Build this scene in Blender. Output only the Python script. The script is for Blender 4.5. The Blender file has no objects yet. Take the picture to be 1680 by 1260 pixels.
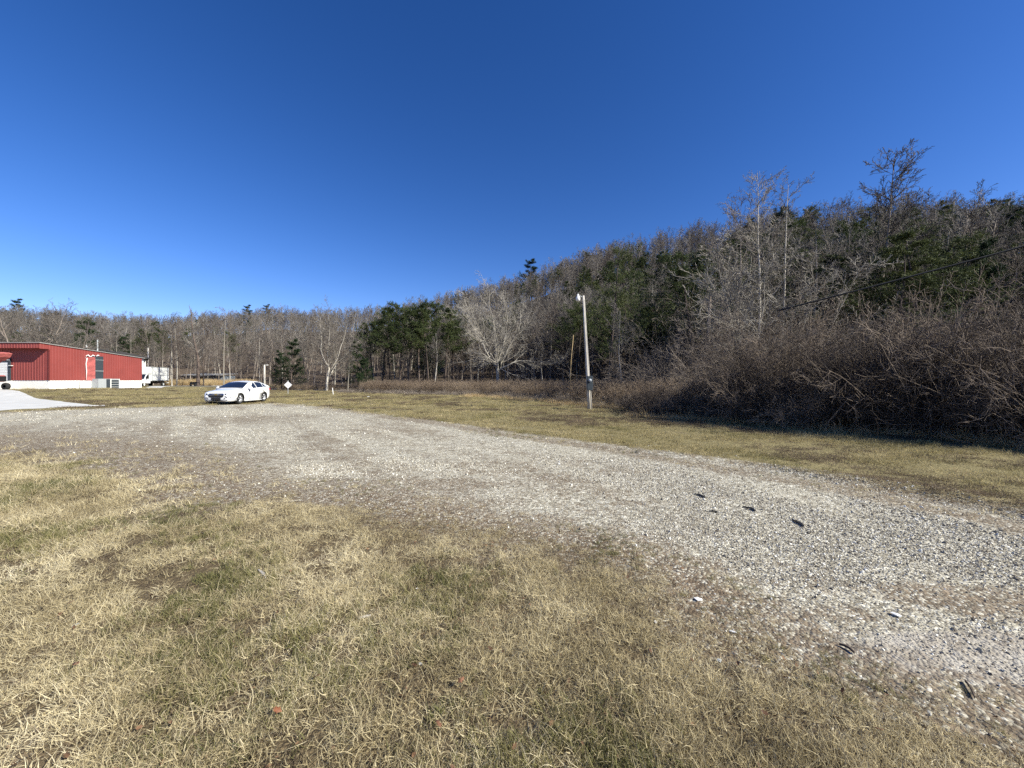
import bpy, math, random
import numpy as np
from mathutils import Vector, Matrix
PI = math.pi
rng = np.random.default_rng(7)
random.seed(7)
sc = bpy.context.scene
C = sc.collection
F, CX, HY, CAMH = 653.0, 840.0, 624.0, 1.5     # focal length (photo px), centre column, horizon row, eye height

# ------------------------------------------------------------------ terrain
TH = np.radians([-100, -75, -52.2, -45, -31, -16.7, 0, 14, 26.6, 38.7, 52.2, 75, 100])
RB = np.array([150, 140, 122, 110, 93, 71, 62, 53, 42, 37, 37, 40, 45.])
RR = np.array([340, 330, 326, 297, 245, 188, 160, 129, 117, 115, 117, 122, 130.])
HR = np.array([10, 22, 27, 23, 27.5, 24, 32.5, 34.5, 32.5, 30, 25, 20, 8.])
_t = np.radians(np.arange(-100, 101, 1.))
def _smooth(v):
    f = np.interp(_t, TH, v); k = np.hanning(15); k /= k.sum(); p = np.pad(f, 7, mode='edge'); return np.convolve(np.convolve(p, k, 'valid'), [1.], 'same')
RB, RR, HR = _smooth(RB), _smooth(RR), _smooth(HR); TH = _t
def sstep(a, b, x):
    t = np.clip((x - a) / (b - a), 0, 1); return t * t * (3 - 2 * t)
def gauss(X, Y, cx, cy, sx, sy):
    return np.exp(-((X - cx) / sx) ** 2 - ((Y - cy) / sy) ** 2)
def ground_z(X, Y):
    X = np.asarray(X, float); Y = np.asarray(Y, float)
    th = np.arctan2(X, Y); R = np.hypot(X, Y)
    rb = np.interp(th, TH, RB); rr = np.interp(th, TH, RR); hr = np.interp(th, TH, HR)
    s = (R - rb) / (rr - rb)
    up = np.where(s < 1, np.clip(s, 0, 1) ** 1.15, 1 - 0.35 * (s - 1))
    back = 1 - sstep(1.75, 2.2, np.abs(th))
    z = hr * np.clip(up, 0, 1) * back
    z += np.where(s > 0, 1, 0) * np.clip(s, 0, .5) * 2.2 * (np.sin(X * .07 + 1) * np.cos(Y * .05) + .5 * np.sin(X * .17 + Y * .11)) * back
    z += 0.52 * sstep(36, 46, -X) * sstep(30, 44, Y) - 0.42 * gauss(X, Y, -50, 56, 5, 4)
    z += 0.012 * np.sin(X * 1.3 + .4 * Y) * np.cos(Y * .9) + 0.008 * np.sin(X * 3.1 + 1.7) * np.sin(Y * 2.7 + X)
    # raised lip of turf beside the gravel on the right
    lip = line_dist(X, Y, LIP)
    z += (0.06 * np.exp(-((lip - 0.2) / 0.22) ** 2) + 0.05 * sstep(-.1, .5, lip) * sstep(6, 3, lip)) * sstep(10.5, 7.5, R) * (X > 0)
    return z
def w(x, y, z=0.0):
    Y = F * (CAMH - z) / (y - HY); return ((x - CX) / F * Y, Y)
def line_dist(X, Y, L):      # signed distance to a polyline, positive on its left-hand (far) side
    best = np.full(np.shape(X), 1e9); sg = np.ones(np.shape(X))
    for (a, b) in zip(L[:-1], L[1:]):
        ax, ay = a; bx, by = b; dx, dy = bx - ax, by - ay
        t = np.clip(((X - ax) * dx + (Y - ay) * dy) / (dx * dx + dy * dy), 0, 1)
        d = np.hypot(X - ax - t * dx, Y - ay - t * dy)
        s = np.sign(dx * (Y - ay) - dy * (X - ax))
        m = d < best; best = np.where(m, d, best); sg = np.where(m, s, sg)
    return best * sg
LIP = [w(x, y) for x, y in [(1080, 748), (1200, 765), (1300, 780), (1400, 797), (1530, 817), (1680, 850), (1900, 900)]]
GP_far = [(-600, 700), (-300, 686), (0, 677), (150, 671), (300, 667.5), (345, 665.5), (440, 662), (520, 668), (640, 684), (750, 697), (840, 712), (1000, 733), (1200, 766), (1400, 799), (1680, 853), (2300, 990)]
GP_near = [(2300, 1500), (1680, 1190), (1500, 1150), (1380, 1140), (1320, 1090), (1290, 1045), (1210, 985), (1100, 925), (985, 885), (850, 858), (700, 830), (600, 800), (420, 796), (330, 760), (260, 735), (150, 722), (0, 716), (-300, 724), (-600, 740)]
GPOLY = [w(*p) for p in GP_far] + [w(*p) for p in GP_near]
LUSH = [w(*p) for p in [(-900, 775), (0, 748), (120, 775), (250, 815), (420, 842), (640, 852), (780, 868), (900, 905), (1020, 950), (1120, 1010), (1230, 1090), (1330, 1145), (1500, 1180), (1700, 1240), (2300, 1700)]]
def poly_sd(X, Y, P):        # signed distance to a closed polygon, positive inside
    X = np.asarray(X, float); Y = np.asarray(Y, float)
    best = np.full(X.shape, 1e9); ins = np.zeros(X.shape, bool); n = len(P)
    for i in range(n):
        ax, ay = P[i]; bx, by = P[(i + 1) % n]; dx, dy = bx - ax, by - ay
        t = np.clip(((X - ax) * dx + (Y - ay) * dy) / (dx * dx + dy * dy), 0, 1)
        best = np.minimum(best, np.hypot(X - ax - t * dx, Y - ay - t * dy))
        c = ((ay > Y) != (by > Y)) & (X < (bx - ax) * (Y - ay) / (by - ay + 1e-12) + ax)
        ins ^= c
    return np.where(ins, best, -best)
def vnoise(X, Y, s, seed=0):    # cheap smooth value noise
    X = np.asarray(X) / s + seed * 17.3; Y = np.asarray(Y) / s + seed * 5.7
    i = np.floor(X).astype(np.int64); j = np.floor(Y).astype(np.int64); fx = X - i; fy = Y - j
    def h(a, b):
        v = (a * 374761393 + b * 668265263 + seed * 1442695) & 0x7fffffff
        v = ((v ^ (v >> 13)) * 1274126177) & 0x7fffffff
        return ((v ^ (v >> 16)) & 0xffff) / 65535.0
    fx = fx * fx * (3 - 2 * fx); fy = fy * fy * (3 - 2 * fy)
    return (h(i, j) * (1 - fx) + h(i + 1, j) * fx) * (1 - fy) + (h(i, j + 1) * (1 - fx) + h(i + 1, j + 1) * fx) * fy

# ------------------------------------------------------------------ materials
def mat(name): 
    m = bpy.data.materials.new(name); m.use_nodes = True
    nt = m.node_tree; return m, nt, nt.nodes, nt.links, nt.nodes['Principled BSDF']
def simple(name, col, rough=.6, metal=0, var=.15, scale=6, spec=.4, bump=0, coat=0):
    m, nt, N, L, b = mat(name)
    b.inputs['Roughness'].default_value = rough; b.inputs['Metallic'].default_value = metal
    b.inputs['Specular IOR Level'].default_value = spec
    if coat: b.inputs['Coat Weight'].default_value = coat
    t = N.new('ShaderNodeTexCoord'); n = N.new('ShaderNodeTexNoise'); n.inputs['Scale'].default_value = scale; n.inputs['Detail'].default_value = 5
    L.new(t.outputs['Object'], n.inputs['Vector'])
    r = N.new('ShaderNodeValToRGB'); L.new(n.outputs['Fac'], r.inputs['Fac'])
    r.color_ramp.elements[0].position = .3; r.color_ramp.elements[1].position = .7
    r.color_ramp.elements[0].color = [c * (1 - var) for c in col] + [1]; r.color_ramp.elements[1].color = [min(1, c * (1 + var)) for c in col] + [1]
    L.new(r.outputs['Color'], b.inputs['Base Color'])
    if bump:
        bp = N.new('ShaderNodeBump'); bp.inputs['Strength'].default_value = bump; bp.inputs['Distance'].default_value = .02
        L.new(n.outputs['Fac'], bp.inputs['Height']); L.new(bp.outputs['Normal'], b.inputs['Normal'])
    return m
def bark(name, c0, c1, scale=3.0, rough=.9):
    m, nt, N, L, b = mat(name); b.inputs['Roughness'].default_value = rough; b.inputs['Specular IOR Level'].default_value = .15
    g = N.new('ShaderNodeNewGeometry'); n = N.new('ShaderNodeTexNoise'); n.inputs['Scale'].default_value = scale; n.inputs['Detail'].default_value = 4
    mp = N.new('ShaderNodeMapping'); mp.inputs['Scale'].default_value = (1, 1, .35); L.new(g.outputs['Position'], mp.inputs['Vector']); L.new(mp.outputs['Vector'], n.inputs['Vector'])
    o = N.new('ShaderNodeObjectInfo'); a = N.new('ShaderNodeMath'); a.operation = 'MULTIPLY_ADD'
    L.new(o.outputs['Random'], a.inputs[0]); a.inputs[1].default_value = .5
    s = N.new('ShaderNodeMath'); s.operation = 'SUBTRACT'; L.new(n.outputs['Fac'], s.inputs[0]); s.inputs[1].default_value = .25
    L.new(s.outputs[0], a.inputs[2])
    r = N.new('ShaderNodeValToRGB'); r.color_ramp.elements[0].position = .25; r.color_ramp.elements[1].position = .75
    r.color_ramp.elements[0].color = (*c0, 1); r.color_ramp.elements[1].color = (*c1, 1); L.new(a.outputs[0], r.inputs['Fac']); L.new(r.outputs['Color'], b.inputs['Base Color'])
    return m
def leafy(name, cols, nscale=.35, transl=.35, rough=.7):
    """blade / needle material: colours picked per instance and by a broad world-space noise"""
    m, nt, N, L, b = mat(name); b.inputs['Roughness'].default_value = rough; b.inputs['Specular IOR Level'].default_value = .2
    g = N.new('ShaderNodeNewGeometry'); n = N.new('ShaderNodeTexNoise'); n.inputs['Scale'].default_value = nscale; n.inputs['Detail'].default_value = 3
    L.new(g.outputs['Position'], n.inputs['Vector'])
    o = N.new('ShaderNodeObjectInfo'); 
    rr = N.new('ShaderNodeMath'); rr.operation = 'MULTIPLY_ADD'; L.new(o.outputs['Random'], rr.inputs[0]); rr.inputs[1].default_value = .35; 
    a = N.new('ShaderNodeMath'); a.operation = 'MULTIPLY_ADD'; L.new(n.outputs['Fac'], a.inputs[0]); a.inputs[1].default_value = 1.6; a.inputs[2].default_value = -.5
    L.new(a.outputs[0], rr.inputs[2])
    ri = N.new('ShaderNodeMath'); ri.operation = 'MULTIPLY_ADD'; L.new(g.outputs['Random Per Island'], ri.inputs[0]); ri.inputs[1].default_value = .45; L.new(rr.outputs[0], ri.inputs[2])
    s = N.new('ShaderNodeMath'); s.operation = 'MULTIPLY'; L.new(ri.outputs[0], s.inputs[0]); s.inputs[1].default_value = .72
    r = N.new('ShaderNodeValToRGB'); e = r.color_ramp.elements
    for i, c in enumerate(cols):
        p = i / (len(cols) - 1)
        if i == 0: k = e[0]; k.position = 0
        elif i == len(cols) - 1: k = e[-1]; k.position = 1
        else: k = e.new(p)
        k.color = (*c, 1)
    L.new(s.outputs[0], r.inputs['Fac']); L.new(r.outputs['Color'], b.inputs['Base Color'])
    if transl:
        t = N.new('ShaderNodeBsdfTranslucent'); L.new(r.outputs['Color'], t.inputs['Color']); mx = N.new('ShaderNodeMixShader'); mx.inputs[0].default_value = transl
        L.new(b.outputs[0], mx.inputs[1]); L.new(t.outputs[0], mx.inputs[2]); L.new(mx.outputs[0], N['Material Output'].inputs['Surface'])
    return m
M = {}
M['straw'] = leafy('dry_grass', [(.15, .125, .06), (.31, .25, .14), (.53, .445, .27), (.74, .645, .43), (.90, .81, .60)], 1.1)
M['verge'] = leafy('verge_grass', [(.10, .115, .035), (.22, .19, .085), (.36, .30, .155), (.47, .39, .22), (.60, .50, .31)], .5)
M['brown_grass'] = leafy('brown_grass', [(.05, .038, .025), (.11, .082, .055), (.20, .15, .10), (.32, .25, .17)], 1.)
M['green_grass'] = leafy('green_grass', [(.065, .075, .026), (.13, .13, .05), (.25, .225, .10), (.45, .38, .20)], 1.)
M['weed'] = leafy('weed_stems', [(.10, .06, .04), (.17, .125, .09), (.27, .205, .15), (.40, .32, .23)], .3, .15)
M['sedge'] = leafy('broomsedge', [(.33, .22, .11), (.50, .37, .20), (.62, .50, .31)], .4, .3)
M['needles'] = leafy('pine_needles', [(.022, .032, .012), (.042, .058, .02), (.075, .09, .032), (.12, .13, .048)], .25, .2)
M['needles_dark'] = leafy('dark_needles', [(.01, .02, .01), (.025, .042, .016), (.045, .065, .022)], .3, .1)
M['bark'] = bark('grey_bark', (.12, .095, .08), (.32, .27, .23))
M['twig'] = bark('twigs', (.095, .082, .072), (.235, .212, .188), .6)
M['twig_red'] = bark('reddish_twigs', (.085, .068, .058), (.20, .168, .145), .5)
M['dark_bark'] = bark('dark_bark', (.04, .032, .027), (.13, .10, .085))
M['pale_bark'] = bark('pale_bark', (.24, .215, .18), (.52, .475, .41), 1.6)
M['pale_twig'] = bark('pale_twigs', (.14, .122, .104), (.33, .30, .26), .8)
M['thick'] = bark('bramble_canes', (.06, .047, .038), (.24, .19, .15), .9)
M['thick_lit'] = bark('lit_vine_canes', (.11, .088, .074), (.31, .26, .215), .9)  # paler copy for canes and vines, sunlit tone put into the colour

def ground_material():
    m, nt, N, L, b = mat('ground'); b.inputs['Roughness'].default_value = .95; b.inputs['Specular IOR Level'].default_value = .1
    g = N.new('ShaderNodeNewGeometry'); P = g.outputs['Position']
    def noise(s, d=6, rough=.6, dist=0):
        n = N.new('ShaderNodeTexNoise'); n.inputs['Scale'].default_value = s; n.inputs['Detail'].default_value = d; n.inputs['Roughness'].default_value = rough; n.inputs['Distortion'].default_value = dist
        L.new(P, n.inputs['Vector']); return n.outputs['Fac']
    def mth(op, a, b_=None, c=None, cl=False):
        x = N.new('ShaderNodeMath'); x.operation = op; x.use_clamp = cl
        for i, v in enumerate((a, b_, c)):
            if v is None: continue
            if isinstance(v, (int, float)): x.inputs[i].default_value = v
            else: L.new(v, x.inputs[i])
        return x.outputs[0]
    def ramp(f, stops):
        r = N.new('ShaderNodeValToRGB'); e = r.color_ramp.elements
        while len(e) < len(stops): e.new(.5)
        for k, (p, c) in zip(e, stops): k.position = p; k.color = (*c, 1) if isinstance(c, tuple) else (c, c, c, 1)
        L.new(f, r.inputs['Fac']); return r.outputs['Color']
    def mix(f, a, b_):
        x = N.new('ShaderNodeMix'); x.data_type = 'RGBA'; L.new(f, x.inputs['Factor']); L.new(a, x.inputs['A']); L.new(b_, x.inputs['B']); return x.outputs['Result']
    def attr(n):
        a = N.new('ShaderNodeAttribute'); a.attribute_name = n; return a.outputs['Fac']
    # crushed limestone: cells of stones at two sizes
    def vor(s, out='Color'):
        v = N.new('ShaderNodeTexVoronoi'); v.inputs['Scale'].default_value = s; L.new(P, v.inputs['Vector']); return v
    v1 = vor(55); v2 = vor(17)
    sp = N.new('ShaderNodeSeparateColor'); L.new(v1.outputs['Color'], sp.inputs['Color'])
    sp2 = N.new('ShaderNodeSeparateColor'); L.new(v2.outputs['Color'], sp2.inputs['Color'])
    fine = noise(70, 4)
    tone = mth('ADD', mth('MULTIPLY', sp.outputs[0], .55), mth('ADD', mth('MULTIPLY', sp2.outputs[0], .25), mth('MULTIPLY', fine, .3)))
    stone = ramp(tone, [(.12, (.095, .077, .06)), (.40, (.235, .21, .16)), (.66, (.44, .405, .325)), (.92, (.72, .685, .59))])
    dust = ramp(noise(5, 8, .7), [(.3, (.20, .165, .13)), (.5, (.33, .295, .25)), (.7, (.42, .39, .345))])
    soil = ramp(noise(9, 8, .7), [(.3, (.07, .052, .036)), (.5, (.155, .115, .078)), (.7, (.26, .20, .14))])
    thatch = ramp(noise(38, 7, .8, 2.5), [(.34, (.03, .022, .014)), (.5, (.10, .075, .045)), (.66, (.28, .215, .12))])
    green = ramp(noise(18, 6, .75, 1), [(.3, (.07, .06, .03)), (.5, (.19, .16, .08)), (.72, (.38, .31, .17))])
    litter = ramp(noise(2.5, 8, .75), [(.3, (.04, .03, .024)), (.5, (.10, .076, .058)), (.7, (.19, .15, .115))])
    big = noise(.45, 5, .6); med = noise(1.9, 6, .65); med2 = noise(6.5, 6, .7)
    A = mth('ADD', mth('MULTIPLY', big, .45), mth('ADD', mth('MULTIPLY', med, .35), mth('MULTIPLY', med2, .45)))   # mean about .62
    gm = attr('gravel')      # 0..1, .5 at the gravel's edge
    cover = mth('MULTIPLY_ADD', mth('SUBTRACT', mth('ADD', gm, mth('MULTIPLY', mth('SUBTRACT', A, .62), 1.5)), .5), 5.0, .5, True)
    # inside the gravel: stones vs bare compact dust vs brown earth
    gcol = mix(ramp(mth('ADD', attr('bare'), mth('MULTIPLY', mth('SUBTRACT', med, .5), 1.2)), [(.42, 0.), (.62, .9)]), stone, dust)
    brown = ramp(mth('ADD', attr('brown'), mth('MULTIPLY', mth('SUBTRACT', mth('ADD', mth('MULTIPLY', med, .5), mth('MULTIPLY', med2, .5)), .5), 2.2)), [(.42, 0.), (.7, .85)])
    soil_st = mix(ramp(mth('ADD', sp.outputs[1], mth('MULTIPLY', med2, .5)), [(.88, 0.), (.92, .8)]), soil, stone)
    gcol = mix(brown, gcol, soil_st)
    turf = mix(attr('verge'), mix(attr('lush'), soil_st, thatch), green)
    # bare patches in the turf
    turf = mix(ramp(noise(1.1, 6, .7), [(.58, 0.), (.68, .7)]), turf, soil)
    turf = mix(attr('wood'), turf, litter)
    col = mix(cover, turf, gcol)
    L.new(col, b.inputs['Base Color'])
    h = mth('MULTIPLY', mth('ADD', mth('SUBTRACT', 1., v1.outputs['Distance']), mth('ADD', mth('MULTIPLY', v2.outputs['Distance'], -1.2), mth('MULTIPLY', fine, .6))), .016)
    bp = N.new('ShaderNodeBump'); bp.inputs['Strength'].default_value = .6; bp.inputs['Distance'].default_value = 1.0
    L.new(h, bp.inputs['Height']); L.new(bp.outputs['Normal'], b.inputs['Normal'])
    return m
M['ground'] = ground_material()

# ------------------------------------------------------------------ mesh helpers
def np_mesh(name, V, Q, smooth=False, mats=(), midx=None):
    me = bpy.data.meshes.new(name); V = np.asarray(V, np.float32); Q = np.asarray(Q, np.int32); k = Q.shape[1]
    me.vertices.add(len(V)); me.vertices.foreach_set('co', V.ravel())
    me.loops.add(Q.size); me.loops.foreach_set('vertex_index', Q.ravel())
    me.polygons.add(len(Q)); me.polygons.foreach_set('loop_start', np.arange(0, Q.size, k, dtype=np.int32))
    if smooth: me.polygons.foreach_set('use_smooth', np.ones(len(Q), bool))
    if midx is not None: me.polygons.foreach_set('material_index', np.asarray(midx, np.int32))
    for m in mats: me.materials.append(m)
    me.update(calc_edges=True); return me
def link(name, me, parent=None, loc=(0, 0, 0)):
    o = bpy.data.objects.new(name, me); C.objects.link(o); o.location = loc
    if parent: o.parent = parent
    return o
def empty(name, loc=(0, 0, 0), rz=0):
    o = bpy.data.objects.new(name, None); C.objects.link(o); o.location = loc; o.rotation_euler[2] = rz; o.empty_display_size = .3; return o
def tag(o, label=None, cat=None, group=None, kind=None):
    if label: o['label'] = label
    if cat: o['category'] = cat
    if group: o['group'] = group
    if kind: o['kind'] = kind
    return o
class MB:
    """collects faces of mixed size; build() links them as one mesh object"""
    def __init__(s): s.v = []; s.f = []; s.sm = []
    def add(s, vs, fs, smooth=False):
        o = len(s.v); s.v += [tuple(x) for x in vs]; s.f += [tuple(i + o for i in f) for f in fs]; s.sm += [smooth] * len(fs)
    def box(s, a, b):
        (x0, y0, z0), (x1, y1, z1) = a, b
        s.add([(x0, y0, z0), (x1, y0, z0), (x1, y1, z0), (x0, y1, z0), (x0, y0, z1), (x1, y0, z1), (x1, y1, z1), (x0, y1, z1)],
              [(0, 3, 2, 1), (4, 5, 6, 7), (0, 1, 5, 4), (1, 2, 6, 5), (2, 3, 7, 6), (3, 0, 4, 7)]); return s
    def prism(s, poly, axis, a, b, smooth=False):   # poly of 2D points extruded along axis (0,1,2) from a to b
        n = len(poly)
        def P(p, t): 
            return {0: (t, p[0], p[1]), 1: (p[0], t, p[1]), 2: (p[0], p[1], t)}[axis]
        s.add([P(p, a) for p in poly] + [P(p, b) for p in poly], [tuple(range(n)), tuple(range(2 * n - 1, n - 1, -1))] + [(i, i + n, (i + 1) % n + n, (i + 1) % n) for i in range(n)], smooth); return s
    def tube(s, pts, rad, n=8, caps=True, smooth=True):
        pts = [Vector(p) for p in pts]; k = len(pts); rad = rad if isinstance(rad, (list, tuple)) else [rad] * k; vs = []
        for i, p in enumerate(pts):
            t = (pts[min(i + 1, k - 1)] - pts[max(i - 1, 0)]).normalized(); ref = Vector((0, 0, 1)) if abs(t.z) < .9 else Vector((1, 0, 0))
            a = t.cross(ref).normalized(); b = t.cross(a)
            vs += [p + (a * math.cos(2 * PI * j / n) + b * math.sin(2 * PI * j / n)) * rad[i] for j in range(n)]
        fs = [(i * n + j, i * n + (j + 1) % n, (i + 1) * n + (j + 1) % n, (i + 1) * n + j) for i in range(k - 1) for j in range(n)]
        if caps: s.add(vs, fs, smooth); o = len(s.v) - len(vs); s.f += [tuple(o + j for j in range(n))[::-1], tuple(o + (k - 1) * n + j for j in range(n))]; s.sm += [False, False]
        else: s.add(vs, fs, smooth)
        return s
    def lathe(s, prof, axis_pt, axis, n=24):        # profile (radius, along) spun about an axis
        ax = Vector(axis).normalized(); ref = Vector((0, 0, 1)) if abs(ax.z) < .9 else Vector((1, 0, 0)); a = ax.cross(ref).normalized(); b = ax.cross(a); o = Vector(axis_pt); vs = []
        for r, t in prof: vs += [o + ax * t + (a * math.cos(2 * PI * j / n) + b * math.sin(2 * PI * j / n)) * r for j in range(n)]
        s.add(vs, [(i * n + j, i * n + (j + 1) % n, (i + 1) * n + (j + 1) % n, (i + 1) * n + j) for i in range(len(prof) - 1) for j in range(n)], True); return s
    def mesh(s, name, m):
        me = bpy.data.meshes.new(name); me.from_pydata(s.v, [], s.f); me.polygons.foreach_set('use_smooth', s.sm)
        for x in (m if isinstance(m, (list, tuple)) else [m]): me.materials.append(x)
        me.update(); return me
    def build(s, name, m, parent=None, bevel=0, loc=(0, 0, 0)):
        o = link(name, s.mesh(name, m), parent, loc)
        if bevel:
            b = o.modifiers.new('b', 'BEVEL'); b.width = bevel; b.segments = 2; b.limit_method = 'ANGLE'
        return o

# ------------------------------------------------------------------ ground
def build_ground():
    radii = np.concatenate([[0.0], np.geomspace(0.35, 620, 330)])
    a = np.radians(np.concatenate([np.linspace(-75, 75, 560), np.linspace(75, 285, 80)[1:-1]])); na = len(a)
    Rr, Aa = np.meshgrid(radii[1:], a, indexing='ij'); X = (Rr * np.sin(Aa)).ravel(); Y = (Rr * np.cos(Aa)).ravel()
    X = np.append(X, 0); Y = np.append(Y, 0); Z = ground_z(X, Y); nr = len(radii) - 1
    i, j = np.meshgrid(np.arange(nr - 1), np.arange(na), indexing='ij'); j2 = (j + 1) % na
    Q = np.stack([i * na + j, (i + 1) * na + j, (i + 1) * na + j2, i * na + j2], -1).reshape(-1, 4)
    c = nr * na; T = np.stack([np.full(na, c), np.arange(na), (np.arange(na) + 1) % na, (np.arange(na) + 1) % na], -1)[:, :3]
    me = bpy.data.meshes.new('ground'); V = np.stack([X, Y, Z], -1)
    nq, nt = len(Q), len(T)
    me.vertices.add(len(V)); me.vertices.foreach_set('co', V.astype(np.float32).ravel())
    loops = np.concatenate([Q[:, ::-1].ravel(), T[:, ::-1].ravel()]); me.loops.add(len(loops)); me.loops.foreach_set('vertex_index', loops.astype(np.int32))
    me.polygons.add(nq + nt); me.polygons.foreach_set('loop_start', np.concatenate([np.arange(nq) * 4, nq * 4 + np.arange(nt) * 3]).astype(np.int32))
    me.polygons.foreach_set('use_smooth', np.ones(nq + nt, bool)); me.materials.append(M['ground'])
    for nme, val in masks(X, Y).items():
        at = me.attributes.new(nme, 'FLOAT', 'POINT'); at.data.foreach_set('value', val.astype(np.float32))
    me.update(calc_edges=True)
    return tag(link('ground', me), kind='structure')
def masks(X, Y):
    sd = poly_sd(X, Y, GPOLY); R = np.hypot(X, Y); lush = -line_dist(X, Y, LUSH) + np.clip(.28 * R, .5, 2.2) * (.6 * vnoise(X, Y, .55, 61) + .4 * vnoise(X, Y, 1.6, 62) - .5)
    gw = np.clip(.17 * R, .55, 3.2); gravel = np.clip(.5 + sd / gw * .5, 0, 1)
    bpts = [(740, 795, 1.0, .5, 1.0), (1600, 985, .8, .28, 1.), (1400, 1010, .5, .2, .7), (1450, 1080, .35, .15, .5), (560, 740, 1.5, .5, .55), (1290, 925, .4, .25, .6), (1000, 790, 1.4, .5, .3)]
    brown = np.zeros_like(X)
    for x, y, sx, sy, k in bpts:
        cx, cy = w(x, y); brown = np.maximum(brown, k * gauss(X, Y, cx, cy, sx, sy))
    lip = line_dist(X, Y, [w(x, y) for x, y in GP_far[8:]])
    brown = np.maximum(brown, .75 * np.exp(-((lip + .35) / .45) ** 2))
    near = line_dist(X, Y, [w(x, y) for x, y in GP_near[1:]])
    brown = np.maximum(brown, .80 * np.exp(-(near / np.clip(.11 * R + .2, .4, 2.6)) ** 2))
    al, ac = X * .64 - Y * .77, X * .77 + Y * .64; trk = .5 * vnoise(al / 9, ac, .42, 33) + .5 * vnoise(al / 4, ac, 1.1, 34); brown = np.maximum(brown, .40 + .42 * (vnoise(X, Y * .6, 3.5, 31) - .5) + .85 * (trk - .55))
    bx, by = w(1620, 1080); bare = .95 * gauss(X, Y, bx, by, .9, .32) + .0; bx, by = w(700, 760); bare = np.maximum(bare, .35 * gauss(X, Y, bx, by, 4, 3))
    verge = sstep(0, .6, line_dist(X, Y, [w(x, y) for x, y in GP_far])) * (Y > 0)
    th = np.arctan2(X, Y); wood = sstep(-3, 2, R - np.interp(th, TH, RB))
    ed = line_dist(X, Y, THICK); wood = np.maximum(wood, sstep(-.1, .6, ed) * (X > .31 * Y) * (Y > 0))
    return dict(gravel=gravel, brown=brown, bare=bare, verge=verge, wood=wood, lush=sstep(-.6, .5, lush))
THICK = [w(*p) for p in [(1030, 684), (1100, 689), (1170, 693), (1250, 699), (1330, 706), (1400, 712), (1500, 718), (1590, 727), (1680, 738), (1900, 760)]]

# ------------------------------------------------------------------ branching plants
def norm(v): return v / np.maximum(np.linalg.norm(v, axis=-1, keepdims=True), 1e-9)
def tubes_np(P, R, n):
    m, k, _ = P.shape
    T = np.empty_like(P); T[:, 1:-1] = P[:, 2:] - P[:, :-2]; T[:, 0] = P[:, 1] - P[:, 0]; T[:, -1] = P[:, -1] - P[:, -2]; T = norm(T)
    ref = np.where(np.abs(T[..., 2:3]) > .9, np.array([1., 0, 0]), np.array([0, 0, 1.])); A = norm(np.cross(T, ref)); B = np.cross(T, A)
    ang = 2 * PI * np.arange(n) / n
    V = P[:, :, None] + (A[:, :, None] * np.cos(ang)[:, None] + B[:, :, None] * np.sin(ang)[:, None]) * R[:, :, None, None]
    i, j, l = np.meshgrid(np.arange(m), np.arange(k - 1), np.arange(n), indexing='ij'); b = i * k * n; l2 = (l + 1) % n
    Q = np.stack([b + j * n + l, b + j * n + l2, b + (j + 1) * n + l2, b + (j + 1) * n + l], -1).reshape(-1, 4)
    return V.reshape(-1, 3), Q
def grow(r, S, D, Ln, Rd, k, wander, trop, tip):
    m = len(S); P = np.empty((m, k, 3)); P[:, 0] = S; d = norm(D); st = (Ln / (k - 1))[:, None]
    for i in range(1, k):
        d = norm(d + r.normal(0, wander, (m, 3)) + np.array([0, 0, 1.]) * trop); P[:, i] = P[:, i - 1] + d * st
    t = np.linspace(0, 1, k); Rr = Rd[:, None] * (1 - t * (1 - tip)); return P, Rr
def children(r, P, Rr, c, t0, t1, ang, lr, rr, Lp, fall=.5):
    m, k, _ = P.shape; t = np.clip(np.linspace(t0, t1, c)[None] + r.normal(0, .04, (m, c)), .02, .99); x = t * (k - 1); i = np.minimum(x.astype(int), k - 2); f = (x - i)[..., None]
    mi = np.arange(m)[:, None]; a = P[mi, i]; b = P[mi, i + 1]; S = a + (b - a) * f; T = norm(b - a)
    q = norm(np.cross(T, r.normal(0, 1, T.shape))); an = np.radians(ang[0] + (ang[1] - ang[0]) * r.random((m, c, 1))); D = T * np.cos(an) + q * np.sin(an)
    Ln = Lp[:, None] * lr * (1 - fall * (t - t0) / max(t1 - t0, 1e-6)) * r.uniform(.6, 1.25, (m, c)); pr = Rr[mi, i]
    return S.reshape(-1, 3), D.reshape(-1, 3), Ln.ravel(), np.minimum(pr * rr, pr * .8).ravel()
def system(seed, S, D, Ln, Rd, levels, rmin=.004):
    r = np.random.default_rng(seed); out = []
    for li, L in enumerate(levels):
        P, Rr = grow(r, S, D, Ln, Rd, L['k'], L['w'], L['t'], L.get('tip', .25)); Rr = np.maximum(Rr, rmin if li else rmin); out.append((P, Rr, L['n'], Ln))
        if 'c' in L:
            S, D, Ln, Rd = children(r, P, Rr, L['c'], L['t0'], L['t1'], L['a'], L['lr'], L['rr'], Ln, L.get('fall', .5))
    return out
def merge(parts):
    V, Q, o = [], [], 0
    for v, q in parts: V.append(v); Q.append(q + o); o += len(v)
    return np.concatenate(V), np.concatenate(Q)
def mesh_levels(name, lv, m, smooth=False): return np_mesh(name, *merge([tubes_np(P, R, n) for P, R, n, _ in lv]), smooth, [m])
up = np.array([[0, 0, 1.]])
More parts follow.
